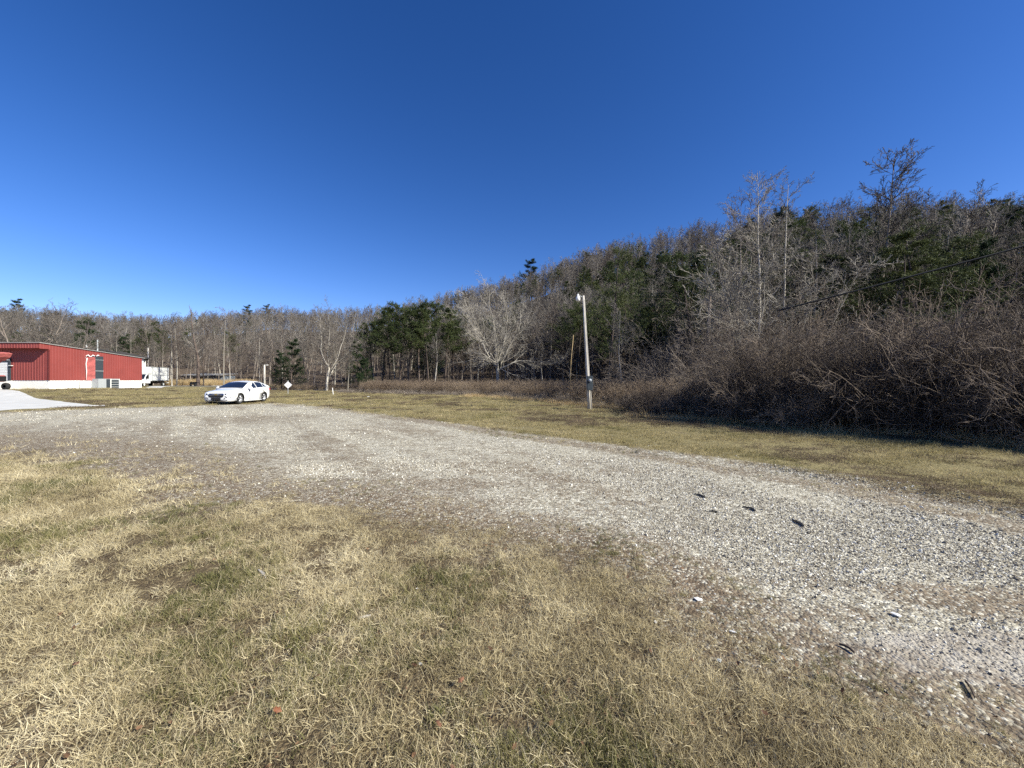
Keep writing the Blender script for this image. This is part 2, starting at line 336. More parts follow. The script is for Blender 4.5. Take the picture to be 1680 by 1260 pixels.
def bare_tree(seed, H=12., r0=.13, bark='bark', twig='twig', spread=1., detail=1, low=.3, lean=0., trop=.06, rmin=.009):
    r = np.random.default_rng(seed); D = up + np.array([[lean, 0, 0]])
    lv = system(seed, np.zeros((1, 3)), D, np.array([H * .93]), np.array([r0]), [
        dict(k=12, w=.045, t=.05, n=7, tip=.12, c=int(20 * detail), t0=low, t1=.98, a=(28, 62), lr=.36 * spread, rr=.42, fall=.62),
        dict(k=7, w=.15, t=trop, n=4, c=8, t0=.18, t1=.97, a=(22, 60), lr=.46, rr=.5),
        dict(k=5, w=.2, t=trop, n=3, c=6, t0=.15, t1=.98, a=(20, 60), lr=.55, rr=.6),
        dict(k=3, w=.2, t=.02, n=3)], rmin)
    return mesh_levels('trunk', lv[:1], M[bark], True), mesh_levels('crown', lv[1:], M[twig]), lv
def spreading_tree(seed, H=15., r0=.32, bark='pale_bark', twig='twig', stems=4, rmin=.011, open_=.5):
    """broad crowned tree whose trunk forks low into several big limbs"""
    r = np.random.default_rng(seed)
    P, R = grow(r, np.zeros((1, 3)), up, np.array([H * .26]), np.array([r0]), 5, .05, .05, .75)
    top = P[:, -1].repeat(stems, 0) - np.array([0, 0, 1.]) * np.linspace(0, H * .1, stems)[:, None]
    az = np.arange(stems) * 2 * PI / stems + r.random() * 2; sl = r.uniform(.35, 1., stems) * open_ * 1.6
    D = np.stack([np.cos(az) * sl, np.sin(az) * sl, np.ones(stems)], -1)
    lv = system(seed + 1, top, D, r.uniform(.62, .8, stems) * H, np.full(stems, r0 * .42), [
        dict(k=12, w=.15, t=.09, n=6, tip=.15, c=15, t0=.08, t1=.97, a=(28, 70), lr=.46, rr=.5, fall=.5),
        dict(k=7, w=.17, t=.04, n=4, c=8, t0=.15, t1=.97, a=(25, 60), lr=.45, rr=.5),
        dict(k=5, w=.2, t=.03, n=3, c=6, t0=.15, t1=.98, a=(20, 60), lr=.55, rr=.55),
        dict(k=3, w=.2, t=.0, n=3)], rmin)
    tr = np_mesh('trunk', *merge([tubes_np(P, R, 10), tubes_np(*lv[0][:3])]), True, [M[bark]])
    br = np_mesh('limbs', *tubes_np(*lv[1][:3]), False, [M[bark]])
    return tr, mesh_levels('crown', lv[2:], M[twig]), br
def blades(r, S, D, Ln, Wd, k=1, bend=.6):
    """tapering flat blades from S along D"""
    m = len(S); side = norm(np.cross(D, r.normal(0, 1, (m, 3)))); P = S.copy(); d = norm(D); rows = [np.stack([P - side * Wd[:, None] / 2, P + side * Wd[:, None] / 2], 1)]
    bd = r.normal(0, bend, (m, 3)); bd[:, 2] = -np.abs(bd[:, 2])
    for i in range(k):
        P = P + d * (Ln / k)[:, None]; d = norm(d + bd / k); ww = Wd * (1 - (i + 1) / k * .85) / 2
        rows.append(np.stack([P - side * ww[:, None], P + side * ww[:, None]], 1))
    V = np.stack(rows, 1).reshape(-1, 3); n = 2 * (k + 1); i, j = np.meshgrid(np.arange(m), np.arange(k), indexing='ij'); b = i * n + j * 2
    return V, np.stack([b, b + 1, b + 3, b + 2], -1).reshape(-1, 4)
def pine_tree(seed, H=13., r0=.16, low=.45, spread=1., mat_='needles', bk='dark_bark', nl=.3, dens=1.0, top=.8, blade=.05):
    r = np.random.default_rng(seed)
    lv = system(seed, np.zeros((1, 3)), up, np.array([H * .97]), np.array([r0]), [
        dict(k=10, w=.03, t=.06, n=7, tip=.1, c=int(34 * dens), t0=low, t1=.99, a=(60, 88), lr=.26 * spread, rr=.3, fall=top),
        dict(k=6, w=.1, t=.03, n=3, c=9, t0=.25, t1=1., a=(20, 60), lr=.45, rr=.5, fall=.4),
        dict(k=4, w=.15, t=.05, n=3)], .008)
    P = np.concatenate([lv[2][0][:, 1:].reshape(-1, 3), lv[1][0][:, 2:].reshape(-1, 3)]); nb = 7
    S = P.repeat(nb, 0) + r.normal(0, .06, (len(P) * nb, 3)); D = r.normal(0, 1, S.shape) + np.array([0, 0, .5])
    V, Q = blades(r, S, norm(D), r.uniform(.5, 1.2, len(S)) * nl, np.full(len(S), blade))
    return mesh_levels('trunk', lv[:2], M[bk], True), np_mesh('crown', V, Q, False, [M[mat_]]), None
def shrub(seed, H=3., stems=26, w_=.12, arch=-.05, mat_='thick', base=.5, kids=(8, 6), rr=.018, rmin=.006, slope=.55, l3=True):
    r = np.random.default_rng(seed); az = r.random(stems) * 2 * PI; q = r.random(stems) ** .5 * base
    S = np.stack([np.cos(az) * q, np.sin(az) * q, np.zeros(stems) - .05], -1); sl = r.uniform(.1, 1, stems) * slope * 1.5; az2 = az + r.normal(0, .7, stems)
    D = np.stack([np.cos(az2) * sl, np.sin(az2) * sl, np.ones(stems)], -1)
    lv = system(seed, S, D, r.uniform(.6, 1.15, stems) * H, np.full(stems, rr), [
        dict(k=8, w=w_, t=arch, n=3, c=kids[0], t0=.15, t1=.98, a=(25, 75), lr=.42, rr=.6),
        dict(k=5, w=.25, t=-.02, n=3, c=kids[1], t0=.15, t1=.98, a=(25, 75), lr=.5, rr=.7),
        dict(k=3, w=.25, t=0, n=3)], rmin)
    return mesh_levels('canes', lv, M[mat_])
def tuft(seed, n, L, W, rad, flat=.5, k=3, mat_='straw', bend=.5):
    r = np.random.default_rng(seed); a = r.random(n) * 2 * PI; q = r.random(n) ** .6 * rad
    S = np.stack([np.cos(a) * q, np.sin(a) * q, np.full(n, -.004)], -1); az = r.random(n) * 2 * PI; tl = r.uniform(.1, 1., n) * flat * 2.2
    D = norm(np.stack([np.cos(az) * tl, np.sin(az) * tl, np.ones(n)], -1)); V, Q = blades(r, S, D, r.uniform(.45, 1.25, n) * L, r.uniform(.6, 1.3, n) * W, k, bend)
    V[:, 2] = np.maximum(V[:, 2], -.004 + r.random(len(V)) * .01); return np_mesh('tuft', V, Q, False, [M[mat_]])

def scatter(name, pts, rots, scl, idx, meshes, label, cat):
    """one 'stuff' object: source meshes instanced on points with geometry nodes"""
    col = bpy.data.collections.new(name + '_source')
    for i, me in enumerate(meshes): col.objects.link(bpy.data.objects.new('%s_source_%02d' % (name, i), me))
    pts = np.asarray(pts, np.float32); me = bpy.data.meshes.new(name); me.vertices.add(len(pts)); me.vertices.foreach_set('co', pts.ravel())
    a = me.attributes.new('rot', 'FLOAT_VECTOR', 'POINT'); a.data.foreach_set('vector', np.asarray(rots, np.float32).ravel())
    scl = np.asarray(scl, np.float32); scl = scl if scl.ndim == 2 else np.repeat(scl[:, None], 3, 1)
    a = me.attributes.new('scl', 'FLOAT_VECTOR', 'POINT'); a.data.foreach_set('vector', scl.ravel())
    a = me.attributes.new('idx', 'INT', 'POINT'); a.data.foreach_set('value', np.asarray(idx, np.int32))
    me.update(); o = link(name, me)
    ng = bpy.data.node_groups.new(name, 'GeometryNodeTree'); ng.interface.new_socket('Geometry', in_out='INPUT', socket_type='NodeSocketGeometry'); ng.interface.new_socket('Geometry', in_out='OUTPUT', socket_type='NodeSocketGeometry')
    N, L = ng.nodes, ng.links; gi = N.new('NodeGroupInput'); go = N.new('NodeGroupOutput'); ip = N.new('GeometryNodeInstanceOnPoints')
    ci = N.new('GeometryNodeCollectionInfo'); ci.inputs['Collection'].default_value = col; ci.inputs['Separate Children'].default_value = True; ci.inputs['Reset Children'].default_value = True
    def na(n, t):
        x = N.new('GeometryNodeInputNamedAttribute'); x.data_type = t; x.inputs['Name'].default_value = n; return x.outputs['Attribute']
    L.new(gi.outputs[0], ip.inputs['Points']); L.new(ci.outputs[0], ip.inputs['Instance']); ip.inputs['Pick Instance'].default_value = True
    L.new(na('idx', 'INT'), ip.inputs['Instance Index']); L.new(na('rot', 'FLOAT_VECTOR'), ip.inputs['Rotation']); L.new(na('scl', 'FLOAT_VECTOR'), ip.inputs['Scale'])
    L.new(ip.outputs[0], go.inputs[0]); md = o.modifiers.new('scatter', 'NODES'); md.node_group = ng
    return tag(o, label, cat, kind='stuff')
def zrot(n, tilt=0.): return np.stack([rng.normal(0, tilt, n), rng.normal(0, tilt, n), rng.random(n) * 2 * PI], -1)
def wedge(n, r0, r1, p, th0=-68, th1=68):
    """random points in a wedge before the camera; p is the power of the radial density per area"""
    e = 2 - p; u = rng.random(n); R = (r0 ** e + u * (r1 ** e - r0 ** e)) ** (1 / e) if abs(e) > 1e-6 else r0 * (r1 / r0) ** u
    a = np.radians(rng.uniform(th0, th1, n)); return R * np.sin(a), R * np.cos(a), R

build_ground()

# ------------------------------------------------------------------ turf and loose stones
def build_grass():
    near = [tuft(100 + i, 28, .062, .0034, .06, 1.0, 3, 'straw', .7) for i in range(4)] + [tuft(105 + i, 28, .045, .0035, .06, 1.1, 3, 'brown_grass', .9) for i in range(2)] + [tuft(120 + i, 14, .095, .0028, .07, .9, 3, 'straw', 1.1) for i in range(3)] + [tuft(130, 26, .055, .0045, .05, .5, 3, 'green_grass', .4)]
    far = [tuft(140 + i, 34, .10, .008, .14, .8, 2, 'straw', .7) for i in range(4)]
    vg = [tuft(150 + i, 34, .085, .008, .14, .7, 2, 'verge', .6) for i in range(4)]
    X, Y, R = wedge(105000, 1.0, 12., 1.1)
    m = masks(X, Y); pr = m['lush'] * .84 + .16; pr *= np.clip(-.25 + 2.3 * vnoise(X, Y, .22, 3), .18, 1) * np.clip(.45 + 1.0 * vnoise(X, Y, .9, 5), 0, 1)
    pr *= np.where(m['gravel'] > .72, .0, 1.); pr *= 1 - m['verge']
    k = rng.random(len(X)) < pr; X, Y, R = X[k], Y[k], R[k]; lu = m['lush'][k]; n = len(X)
    idx = np.where(vnoise(X, Y, .8, 9) + .8 * rng.random(n) > 1.22, 9, rng.integers(0, 9, n))
    P = [(np.stack([X, Y, ground_z(X, Y)], -1), zrot(n, .15), (rng.uniform(.7, 1.3, n) * (.55 + .45 * lu) * np.clip((R / 5) ** .35, .95, 1.5)), idx)]
    X, Y, R = wedge(34000, 6., 75., 1.5)
    m = masks(X, Y); pr = np.where(m['gravel'] > .55, 0, 1) * (1 - m['wood']) * (1 - m['verge']) * np.clip(m['lush'] + .10, 0, 1) * (.5 + .6 * vnoise(X, Y, 1.3, 5))
    k = rng.random(len(X)) < pr; X, Y, R = X[k], Y[k], R[k]; n = len(X)
    P.append((np.stack([X, Y, ground_z(X, Y)], -1), zrot(n, .1), rng.uniform(.7, 1.2, n) * np.clip((R / 9) ** .4, .9, 2.), 10 + rng.integers(0, 4, n)))
    X, Y, R = wedge(90000, 6., 75., 1.4)
    m = masks(X, Y); onroad = (np.abs(line_dist(X, Y, ROAD)) < 2.9) | (poly_sd(X, Y, APRON) > -.2)
    pr = np.where(m['gravel'] > .5, 0, 1) * (1 - m['wood']) * m['verge'] * np.where(onroad, 0, 1) * np.clip(-.1 + 1.5 * vnoise(X, Y, .9, 8), .08, 1)
    k = rng.random(len(X)) < pr; X, Y, R = X[k], Y[k], R[k]; n = len(X)
    P.append((np.stack([X, Y, ground_z(X, Y)], -1), zrot(n, .1), rng.uniform(.6, 1.2, n) * np.clip((R / 12) ** .5, .8, 2.), np.where(vnoise(X, Y, 1.6, 15) + .3 * rng.random(n) > .72, 18, 14 + rng.integers(0, 4, n))))
    scatter('grass', *[np.concatenate([p[i] for p in P]) for i in range(4)], near + far + vg + [tuft(160, 34, .08, .008, .14, .9, 2, 'brown_grass', .6)], 'short dry straw coloured winter grass with green patches beside the gravel', 'grass')
def stone_mesh(seed, m):
    import bmesh
    bm = bmesh.new(); bmesh.ops.create_icosphere(bm, subdivisions=1, radius=1); r = random.Random(seed); s = (r.uniform(.8, 1.2), r.uniform(.6, 1.), r.uniform(.4, .65))
    for v in bm.verts:
        f = r.uniform(.7, 1.15); v.co = Vector((v.co.x * f * s[0], v.co.y * f * s[1], v.co.z * f * s[2]))
    me = bpy.data.meshes.new('stone'); bm.to_mesh(me); bm.free(); me.materials.append(m); return me
def build_gravel():
    m_, nt, N, L, b = mat('limestone'); b.inputs['Roughness'].default_value = .9; o = N.new('ShaderNodeObjectInfo'); r = N.new('ShaderNodeValToRGB'); e = r.color_ramp.elements
    e[0].position = 0; e[0].color = (.12, .095, .07, 1); e[1].position = 1; e[1].color = (.80, .77, .70, 1); k = e.new(.35); k.color = (.245, .215, .165, 1); k = e.new(.75); k.color = (.47, .43, .345, 1)
    L.new(o.outputs['Random'], r.inputs['Fac']); L.new(r.outputs['Color'], b.inputs['Base Color']); M['stone'] = m_
    src = [stone_mesh(i, m_) for i in range(6)]
    X, Y, R = wedge(520000, 1.4, 45., 1.35); x2, y2, r2 = wedge(420000, 1.4, 8., .9); X, Y, R = np.append(X, x2), np.append(Y, y2), np.append(R, r2)
    m = masks(X, Y); A = .45 * vnoise(X, Y, 1.1, 2) + .35 * vnoise(X, Y, .4, 4) + .2 * vnoise(X, Y, .15, 6)
    pr = sstep(.3, .75, m['gravel'] + (A - .5) * 1.3) * (1 - .75 * np.clip(m['bare'], 0, 1)) * (1 - .8 * sstep(.35, .8, m['brown'] + (A - .5)))
    pt = .4 * vnoise(X, Y * .45, 1.3, 41) + .35 * vnoise(X, Y * .5, .5, 42) + .25 * vnoise(X, Y, 3.7, 43); pr = pr * (.10 + .90 * sstep(.38, .54, pt)) * (.35 + .65 * sstep(.62, .45, m['brown'])); pr = np.maximum(pr, .05 * (m['gravel'] > .2)); k = rng.random(len(X)) < pr * .8; X, Y, R = X[k], Y[k], R[k]; n = len(X)
    s = rng.lognormal(math.log(.0044), .42, n) * np.clip((R / 4) ** .45, .9, 3.2) * 1.15
    scatter('gravel', np.stack([X, Y, ground_z(X, Y) + s * .15], -1), rng.random((n, 3)) * 6.28, np.clip(s, .002, .030), rng.integers(0, 6, n), src, 'crushed pale limestone gravel spread over the parking lot', 'gravel')
ROAD = [(-110, 70.5), (-62, 69), (-45, 66), (-33, 62.5), (-25.5, 60.5), (-18, 61.5)]
APRON_UP = [w(x, y, .3) for x, y in [(-500, 648), (-150, 643), (0, 641), (30, 643), (60, 647.5), (115, 653.5), (172, 658.3)]]
APRON_LO = [w(x, y, .2) for x, y in [(-500, 700), (-150, 676), (0, 669), (30, 667), (60, 665), (115, 662), (172, 660)]]
APRON = APRON_UP + APRON_LO[::-1]
def leaf_mesh(seed, m):
    r = random.Random(seed); ol = [(0, -1), (.45, -.55), (.38, -.1), (.7, .2), (.3, .45), (0, 1), (-.3, .5), (-.65, .15), (-.35, -.15), (-.5, -.6)]
    mb = MB(); mb.add([(x * r.uniform(.8, 1.1), y * r.uniform(.8, 1.1), .5 * x * x + r.uniform(-.1, .3)) for x, y in ol] + [(0, 0, 0)], [(i, (i + 1) % 10, 10) for i in range(10)], True); return mb.mesh('leaf', m)
def leaf_litter():
    M['litter'] = leafy('dead_leaves', [(.05, .03, .02), (.12, .065, .04), (.20, .115, .065), (.34, .24, .16)], 2., .2)
    X, Y, R = wedge(9000, 1.2, 14., 1.2); m = masks(X, Y); k = (rng.random(len(X)) < .22 * (.2 + 1.3 * vnoise(X, Y, .6, 51)) * (m['gravel'] < .6)); X, Y, R = X[k], Y[k], R[k]; n = len(X)
    scatter('leaf_litter', np.stack([X, Y, ground_z(X, Y) + rng.uniform(.006, .035, n)], -1), np.stack([rng.normal(0, .5, n), rng.normal(0, .5, n), rng.random(n) * 6.28], -1), rng.uniform(.006, .019, n), rng.integers(0, 4, n), [leaf_mesh(i, M['litter']) for i in range(4)], 'small curled brown dead leaves scattered through the dry grass', 'leaves')
build_grass(); build_gravel(); leaf_litter()

def strip(name, A, B, m, n=60, k=14, dz=.035):
    A = np.array(A); B = np.array(B); t = np.linspace(0, 1, n)
    def samp(L):
        s = np.linspace(0, 1, len(L)); return np.stack([np.interp(t, s, L[:, 0]), np.interp(t, s, L[:, 1])], -1)
    a, b = samp(A), samp(B); q = np.linspace(0, 1, k)[None, :, None]; G = a[:, None] * (1 - q) + b[:, None] * q
    Z = ground_z(G[..., 0], G[..., 1]) + dz; Z[:, 0] -= dz + .03; Z[:, -1] -= dz + .03; V = np.dstack([G, Z]).reshape(-1, 3)
    i, j = np.meshgrid(np.arange(n - 1), np.arange(k - 1), indexing='ij'); Q = np.stack([i * k + j, (i + 1) * k + j, (i + 1) * k + j + 1, i * k + j + 1], -1).reshape(-1, 4)
    return tag(link(name, np_mesh(name, V, Q, True, [m])), kind='structure')
M['concrete'] = simple('concrete', (.50, .49, .47), .9, var=.12, scale=.9)
M['asphalt'] = simple('asphalt', (.13, .13, .13), .9, var=.25, scale=1.5)
def offset(L, d):
    out = []
    for i, p in enumerate(L):
        a = L[max(i - 1, 0)]; b = L[min(i + 1, len(L) - 1)]; dx, dy = b[0] - a[0], b[1] - a[1]; l = math.hypot(dx, dy); out.append((p[0] - dy / l * d, p[1] + dx / l * d))
    return out
strip('road', offset(ROAD, 2.7), offset(ROAD, -2.7), M['asphalt'], 90, 10)
strip('concrete_apron', APRON_UP, APRON_LO, M['concrete'])
DRV = [w(x, y, .3) for x, y in [(232, 640), (262, 636.2), (330, 634.5), (400, 635.5)]]
strip('driveway', offset(DRV, 1.2), offset(DRV, -.9), M['concrete'], 40, 8)
def gz(x, y): return float(ground_z(np.array([x]), np.array([y]))[0])
def px(x, Y): return (x - CX) / F * Y
# ------------------------------------------------------------------ woodland

def hgt(x, Y, ytop): return CAMH + (HY - ytop) / F * Y - gz(px(x, Y), Y)       # height of a plant whose tip shows at row ytop
def plant(kind, proto, x, y, s=1., rz=None, sz=None, label=None, cat='tree', group=None, tilt=(0, 0)):
    tr, cr = proto[0], proto[1]; o = empty(kind, (x, y, gz(x, y) - .05)); o.rotation_euler = (tilt[0], tilt[1], random.random() * 6.28 if rz is None else rz); o.scale = (s, s, sz or s)
    link('trunk', tr, o); 
    if cr: link('crown', cr, o)
    if len(proto) > 2 and proto[2] is not None and not isinstance(proto[2], list): link('limb', proto[2], o)
    return tag(o, label, cat, group)
BT = [bare_tree(200 + i, 12, .11, 'bark' if i else 'pale_bark', 'twig' if i % 2 else 'twig_red', spread=[.8, 1, 1.25, .7, 1.1, .9][i], low=[.35, .25, .3, .5, .2, .4][i])[:2] for i in range(6)]
DT = [bare_tree(220 + i, 12, .10, 'dark_bark', 'twig_red', spread=.9, low=.3)[:2] for i in range(2)]
PT = [pine_tree(300, 13, low=.45), pine_tree(301, 13, low=.55, spread=1.15, top=.6), pine_tree(302, 12, low=.12, mat_='needles_dark', nl=.42, dens=1.4, spread=1.15)]
def lod(seed, H=12., low=.3, spread=1., bk='bark', tw='twig'):     # slimmer mesh for the trees far up the slope
    r = np.random.default_rng(seed)
    lv = system(seed, np.zeros((1, 3)), up, np.array([H * .93]), np.array([.12]), [
        dict(k=7, w=.04, t=.05, n=4, tip=.15, c=15, t0=low, t1=.98, a=(25, 55), lr=.36 * spread, rr=.45, fall=.6),
        dict(k=5, w=.16, t=.07, n=3, c=7, t0=.2, t1=.97, a=(22, 55), lr=.5, rr=.55),
        dict(k=3, w=.2, t=.05, n=3, c=4, t0=.2, t1=.95, a=(20, 55), lr=.55, rr=.6), dict(k=2, w=.1, t=0, n=3)], .014)
    V, Q = merge([tubes_np(*lv[0][:3])]); V2, Q2 = merge([tubes_np(P, R, n) for P, R, n, _ in lv[1:]])
    return np_mesh('tree', np.concatenate([V, V2]), np.concatenate([Q, Q2 + len(V)]), False, [M[bk], M[tw]], np.concatenate([np.zeros(len(Q)), np.ones(len(Q2))]))
def joined(p):      # trunk + crown of a prototype as one mesh for the far wood
    def arr(me):
        v = np.empty(len(me.vertices) * 3, np.float32); me.vertices.foreach_get('co', v); l = np.empty(len(me.loops), np.int32); me.loops.foreach_get('vertex_index', l); return v.reshape(-1, 3), l.reshape(-1, 4)
    (v, q), (v2, q2) = arr(p[0]), arr(p[1])
    return np_mesh('tree', np.concatenate([v, v2]), np.concatenate([q, q2 + len(v)]), False, [p[0].materials[0], p[1].materials[0]], np.concatenate([np.zeros(len(q)), np.ones(len(q2))]))
far_src = [lod(400, 12, .35, .8), lod(401, 12, .3, 1.1), lod(402, 12, .45, .9, 'pale_bark'), lod(403, 12, .3, 1., 'bark', 'twig_red'), lod(404, 12, .25, 1.2), lod(405, 12, .4, .8, 'dark_bark'),
           joined(PT[0]), joined(PT[1]), joined(PT[2])]
def far_wood():
    n = 60000; th = np.radians(rng.uniform(-72, 72, n)); rb = np.interp(th, TH, RB); rr = np.interp(th, TH, RR)
    s = rng.random(n) ** .8 * 1.12 + .03; R = rb + 1.5 + (rr - rb) * s; X, Y = R * np.sin(th), R * np.cos(th)
    # thin by area so that the spacing is even on the ground
    area = R * (rr - rb); keep = rng.random(n) < np.clip(area / area.max(), 0, 1) * .20 * (1 + 1.2 * (s < .25) + .8 * (s > .85)) * np.clip(9000 / area, .6, 2.4) * (1 + .7 * (np.abs(np.degrees(th) - 5) < 12))
    X, Y, R, th, s = X[keep], Y[keep], R[keep], th[keep], s[keep]; n = len(X)
    pn = vnoise(X, Y, 14, 12); deg = np.degrees(th)
    wgt = np.interp(deg, [-72, -52, -30, -20, -8, 0, 8, 14, 25, 35, 55, 72], [.1, .08, .03, .03, .10, .05, .2, .35, .45, .75, .75, .5]) * np.interp(s, [0, .3, .6, .8, 1], [1.2, 1.2, .9, .35, .12])
    pine = rng.random(n) < wgt * (.2 + 2.2 * sstep(.45, .7, pn))
    idx = np.where(pine, rng.integers(6, 9, n), rng.choice([0, 1, 2, 3, 4, 5], n, p=[.22, .22, .12, .18, .18, .08]))
    sc_ = rng.uniform(.88, 1.08, n) * np.where(pine, .8, 1); rot = zrot(n, .04)
    scatter('woodland', np.stack([X, Y, ground_z(X, Y) - .1], -1), rot, sc_, idx, far_src, 'leafless grey brown wood with scattered dark pines covering the hillside', 'woodland')
far_wood()
# the front rows of the wood: every tree its own object
GR = 'slender leafless trees along the front of the wood'
LB = 'slender leafless grey tree crowded in the front rows of the hillside wood'
PG = 'dark green pines in the front of the wood'
def front_rows():
    k = 0
    for row, n, off in ((0, 92, .5), (1, 86, 4.), (2, 62, 8.)):
        for i in range(n):
            a = math.radians(-56 + 110 * (i + random.random() * .9) / n)
            if a > math.radians(32) and row == 0: continue
            if a > math.radians(10) and random.random() < .55: continue
            R = float(np.interp(a, TH, RB)) + off + random.uniform(-1.2, 2.2); x, y = R * math.sin(a), R * math.cos(a)
            p = random.choice(BT + BT + DT); s = random.uniform(.75, 1.08) * (.88 if a < -.5 else .9 if a > -.25 else 1.)
            plant('bare_tree', p, x, y, s * random.uniform(.8, 1.), sz=s, label=LB, group=GR, tilt=(random.gauss(0, .04), random.gauss(0, .04)))
front_rows()
H = hgt
def hero(kind, proto_fn, x, Y, ytop, label, base_h, cat='tree', wid=1., rz=0, **kw):
    h = H(x, Y, ytop); s = h / base_h; return plant(kind, proto_fn, px(x, Y), Y, s * wid, rz=rz, sz=s, label=label, cat=cat, **kw)
syc = spreading_tree(501, 15, .26, twig='pale_twig', stems=7, open_=.95)
hero('sycamore_tree', syc, 818, 55, 450, 'broad pale branched leafless tree standing before the dark wood left of the leaning light pole', 16., rz=.6, wid=.95)
frk = spreading_tree(512, 12, .19, twig='pale_twig', stems=4, open_=.5)
hero('forked_tree', frk, 536, 57, 500, 'pale leafless tree forked low into bright stems right of the diamond road sign', 11.5, rz=2.2, wid=.85)
tallA = bare_tree(521, 15, .105, 'pale_bark', 'pale_twig', spread=.82, detail=2.0, low=.22, trop=0., rmin=.009)
hero('tall_white_tree', tallA, 1238, 24, 262, 'tall white trunked leafless tree rising from the thicket, left one of the close pair', 15.5, rz=.3, tilt=(0, -.015))
tallB = bare_tree(528, 15, .10, 'pale_bark', 'pale_twig', spread=.7, detail=1.9, low=.25, trop=.01, rmin=.009)
hero('tall_white_tree', tallB, 1278, 25, 266, 'tall white trunked leafless tree rising from the thicket, right one of the close pair', 15.5, rz=1.3, tilt=(0, .03))
tallC = bare_tree(536, 18, .15, 'bark', 'twig', spread=.66, detail=3.2, low=.3, trop=.04, rmin=.013)
hero('tall_bare_tree', tallC, 1426, 31, 244, 'tallest leafless tree with a dense pointed crown standing above the ridge at the right', 18.0, rz=2.)
tallD = bare_tree(538, 14, .11, 'bark', 'twig', spread=.6, detail=1.2, low=.4)
hero('tall_bare_tree', tallD, 1508, 36, 300, 'thin leafless tree just right of the tallest tree on the right hand hill', 13.6)
hero('thin_bare_tree', tallD, 1400, 34, 345, 'thin leafless tree just left of the tallest tree on the right hand hill', 13.6, rz=1.1)
hero('thin_bare_tree', BT[2], 1195, 29, 330, 'crooked thin leafless tree left of the white trunked pair', 11.8, rz=1.1)
hero('thin_bare_tree', BT[4], 1330, 31, 350, 'thin leafless tree right of the white trunked pair', 11.8, rz=.1)
dk = bare_tree(545, 14, .30, 'dark_bark', 'twig', spread=.6, detail=1.1, low=.35)
hero('dark_trunk_tree', dk, 325, 66, 503, 'leafless tree with the thickest dark trunk beside the low blue grey shed', 13.6)
for x, Y, t, l in [(282, 67, 512, 'pale thin trunked tree behind the white box truck'), (290, 70, 520, 'pale forked trunk just right of the one behind the box truck'), (334, 69, 508, 'dark leafless tree leaning close behind the thickest dark trunk'), (367, 64, 506, 'straight white trunked tree at the right end of the low blue grey shed')]:
    hero('white_trunk_tree', BT[0] if 'dark' not in l else DT[0], x, Y, t, l, 11.8, rz=x)
bl = spreading_tree(551, 12, .26, 'bark', stems=5, open_=1.)
hero('spreading_tree', bl, 48, 62, 492, 'wide leafless tree spreading above the left part of the red building', 11.5, rz=1.)
hero('spreading_tree', bl, 108, 66, 496, 'wide leafless tree with the highest twigs above the red building', 11.5, rz=3.1, wid=.75)
vt = spreading_tree(590, 10, .11, 'pale_bark', 'pale_twig', stems=5, open_=.55)
for x, Y, t, l, q in ((1218, 25, 372, 'tangled pale leafless tree crowding the left white trunk', 1.), (1302, 26, 392, 'tangled pale leafless tree drooping right of the right white trunk', 3.)):
    hero('tangled_tree', vt, x, Y, t, l, 10.3, rz=q)
# pines
pl = [(640, 62, 506), (655, 64, 503), (671, 61, 507), (688, 63, 500), (703, 62, 507), (716, 66, 500), (730, 64, 512), (628, 65, 512), (744, 66, 505), (612, 66, 530)]
for i, (x, Y, t) in enumerate(pl): hero('pine_tree', PT[i % 2], x, Y, t, 'pine in the dark clump left of the broad pale tree', 12.8, rz=i * 1.3, group='pines clumped left of the broad pale tree', wid=1.15)
wp = pine_tree(311, 13, low=.28, spread=1.25, mat_='needles', top=.55, dens=1.1, blade=.04, nl=.28)
hero('pine_tree', wp, 1000, 42, 410, 'tall olive green pine standing just right of the leaning light pole', 12.8, wid=.95)
hero('pine_tree', wp, 1030, 47, 440, 'olive green pine half behind the tall pine right of the light pole', 12.8, rz=2., wid=1.1)
hero('pine_tree', PT[1], 1132, 33, 420, 'dark flat topped pine between the light pole and the white trunked pair', 12.8, wid=1.3)
hero('pine_tree', PT[1], 1108, 36, 452, 'lower dark pine left of the dark flat topped pine', 12.8, rz=2, wid=1.2)
hero('pine_tree', PT[0], 1165, 37, 440, 'dark pine right of the dark flat topped pine, behind the vine draped stump', 12.8, rz=4, wid=1.2)
hero('pine_tree', PT[2], 1278, 60, 337, 'small black green pine poking above the ridge behind the white trunked pair', 11.8, wid=.9)
for x, Y, t, l in [(1335, 44, 372, 'green pine on the slope left of the tallest tree'), (1372, 47, 378, 'green pine in the middle of three left of the tallest tree'), (1412, 43, 388, 'green pine closest on the left of the tallest tree'), (1480, 48, 352, 'green pine close behind the tallest tree'), (1300, 42, 398, 'green pine behind the right one of the white trunked pair'),
                   (1210, 46, 400, 'green pine behind the left one of the white trunked pair'), (1545, 42, 425, 'green pine on the slope well right of the tallest tree'), (1590, 39, 415, 'green pine above the overhead wire at the right'), (1640, 42, 402, 'green pine second from the right edge on the slope'), (1676, 44, 392, 'green pine at the right edge of the slope'), (1355, 39, 428, 'low green pine just above the thicket left of the tallest tree'), (1625, 33, 452, 'low green pine below the overhead wire near the right edge')]:
    hero('pine_tree', wp if int(x) % 2 else PT[1], x, Y, t, l, 12.8, rz=x, wid=1.25 if x < 1540 else .95)
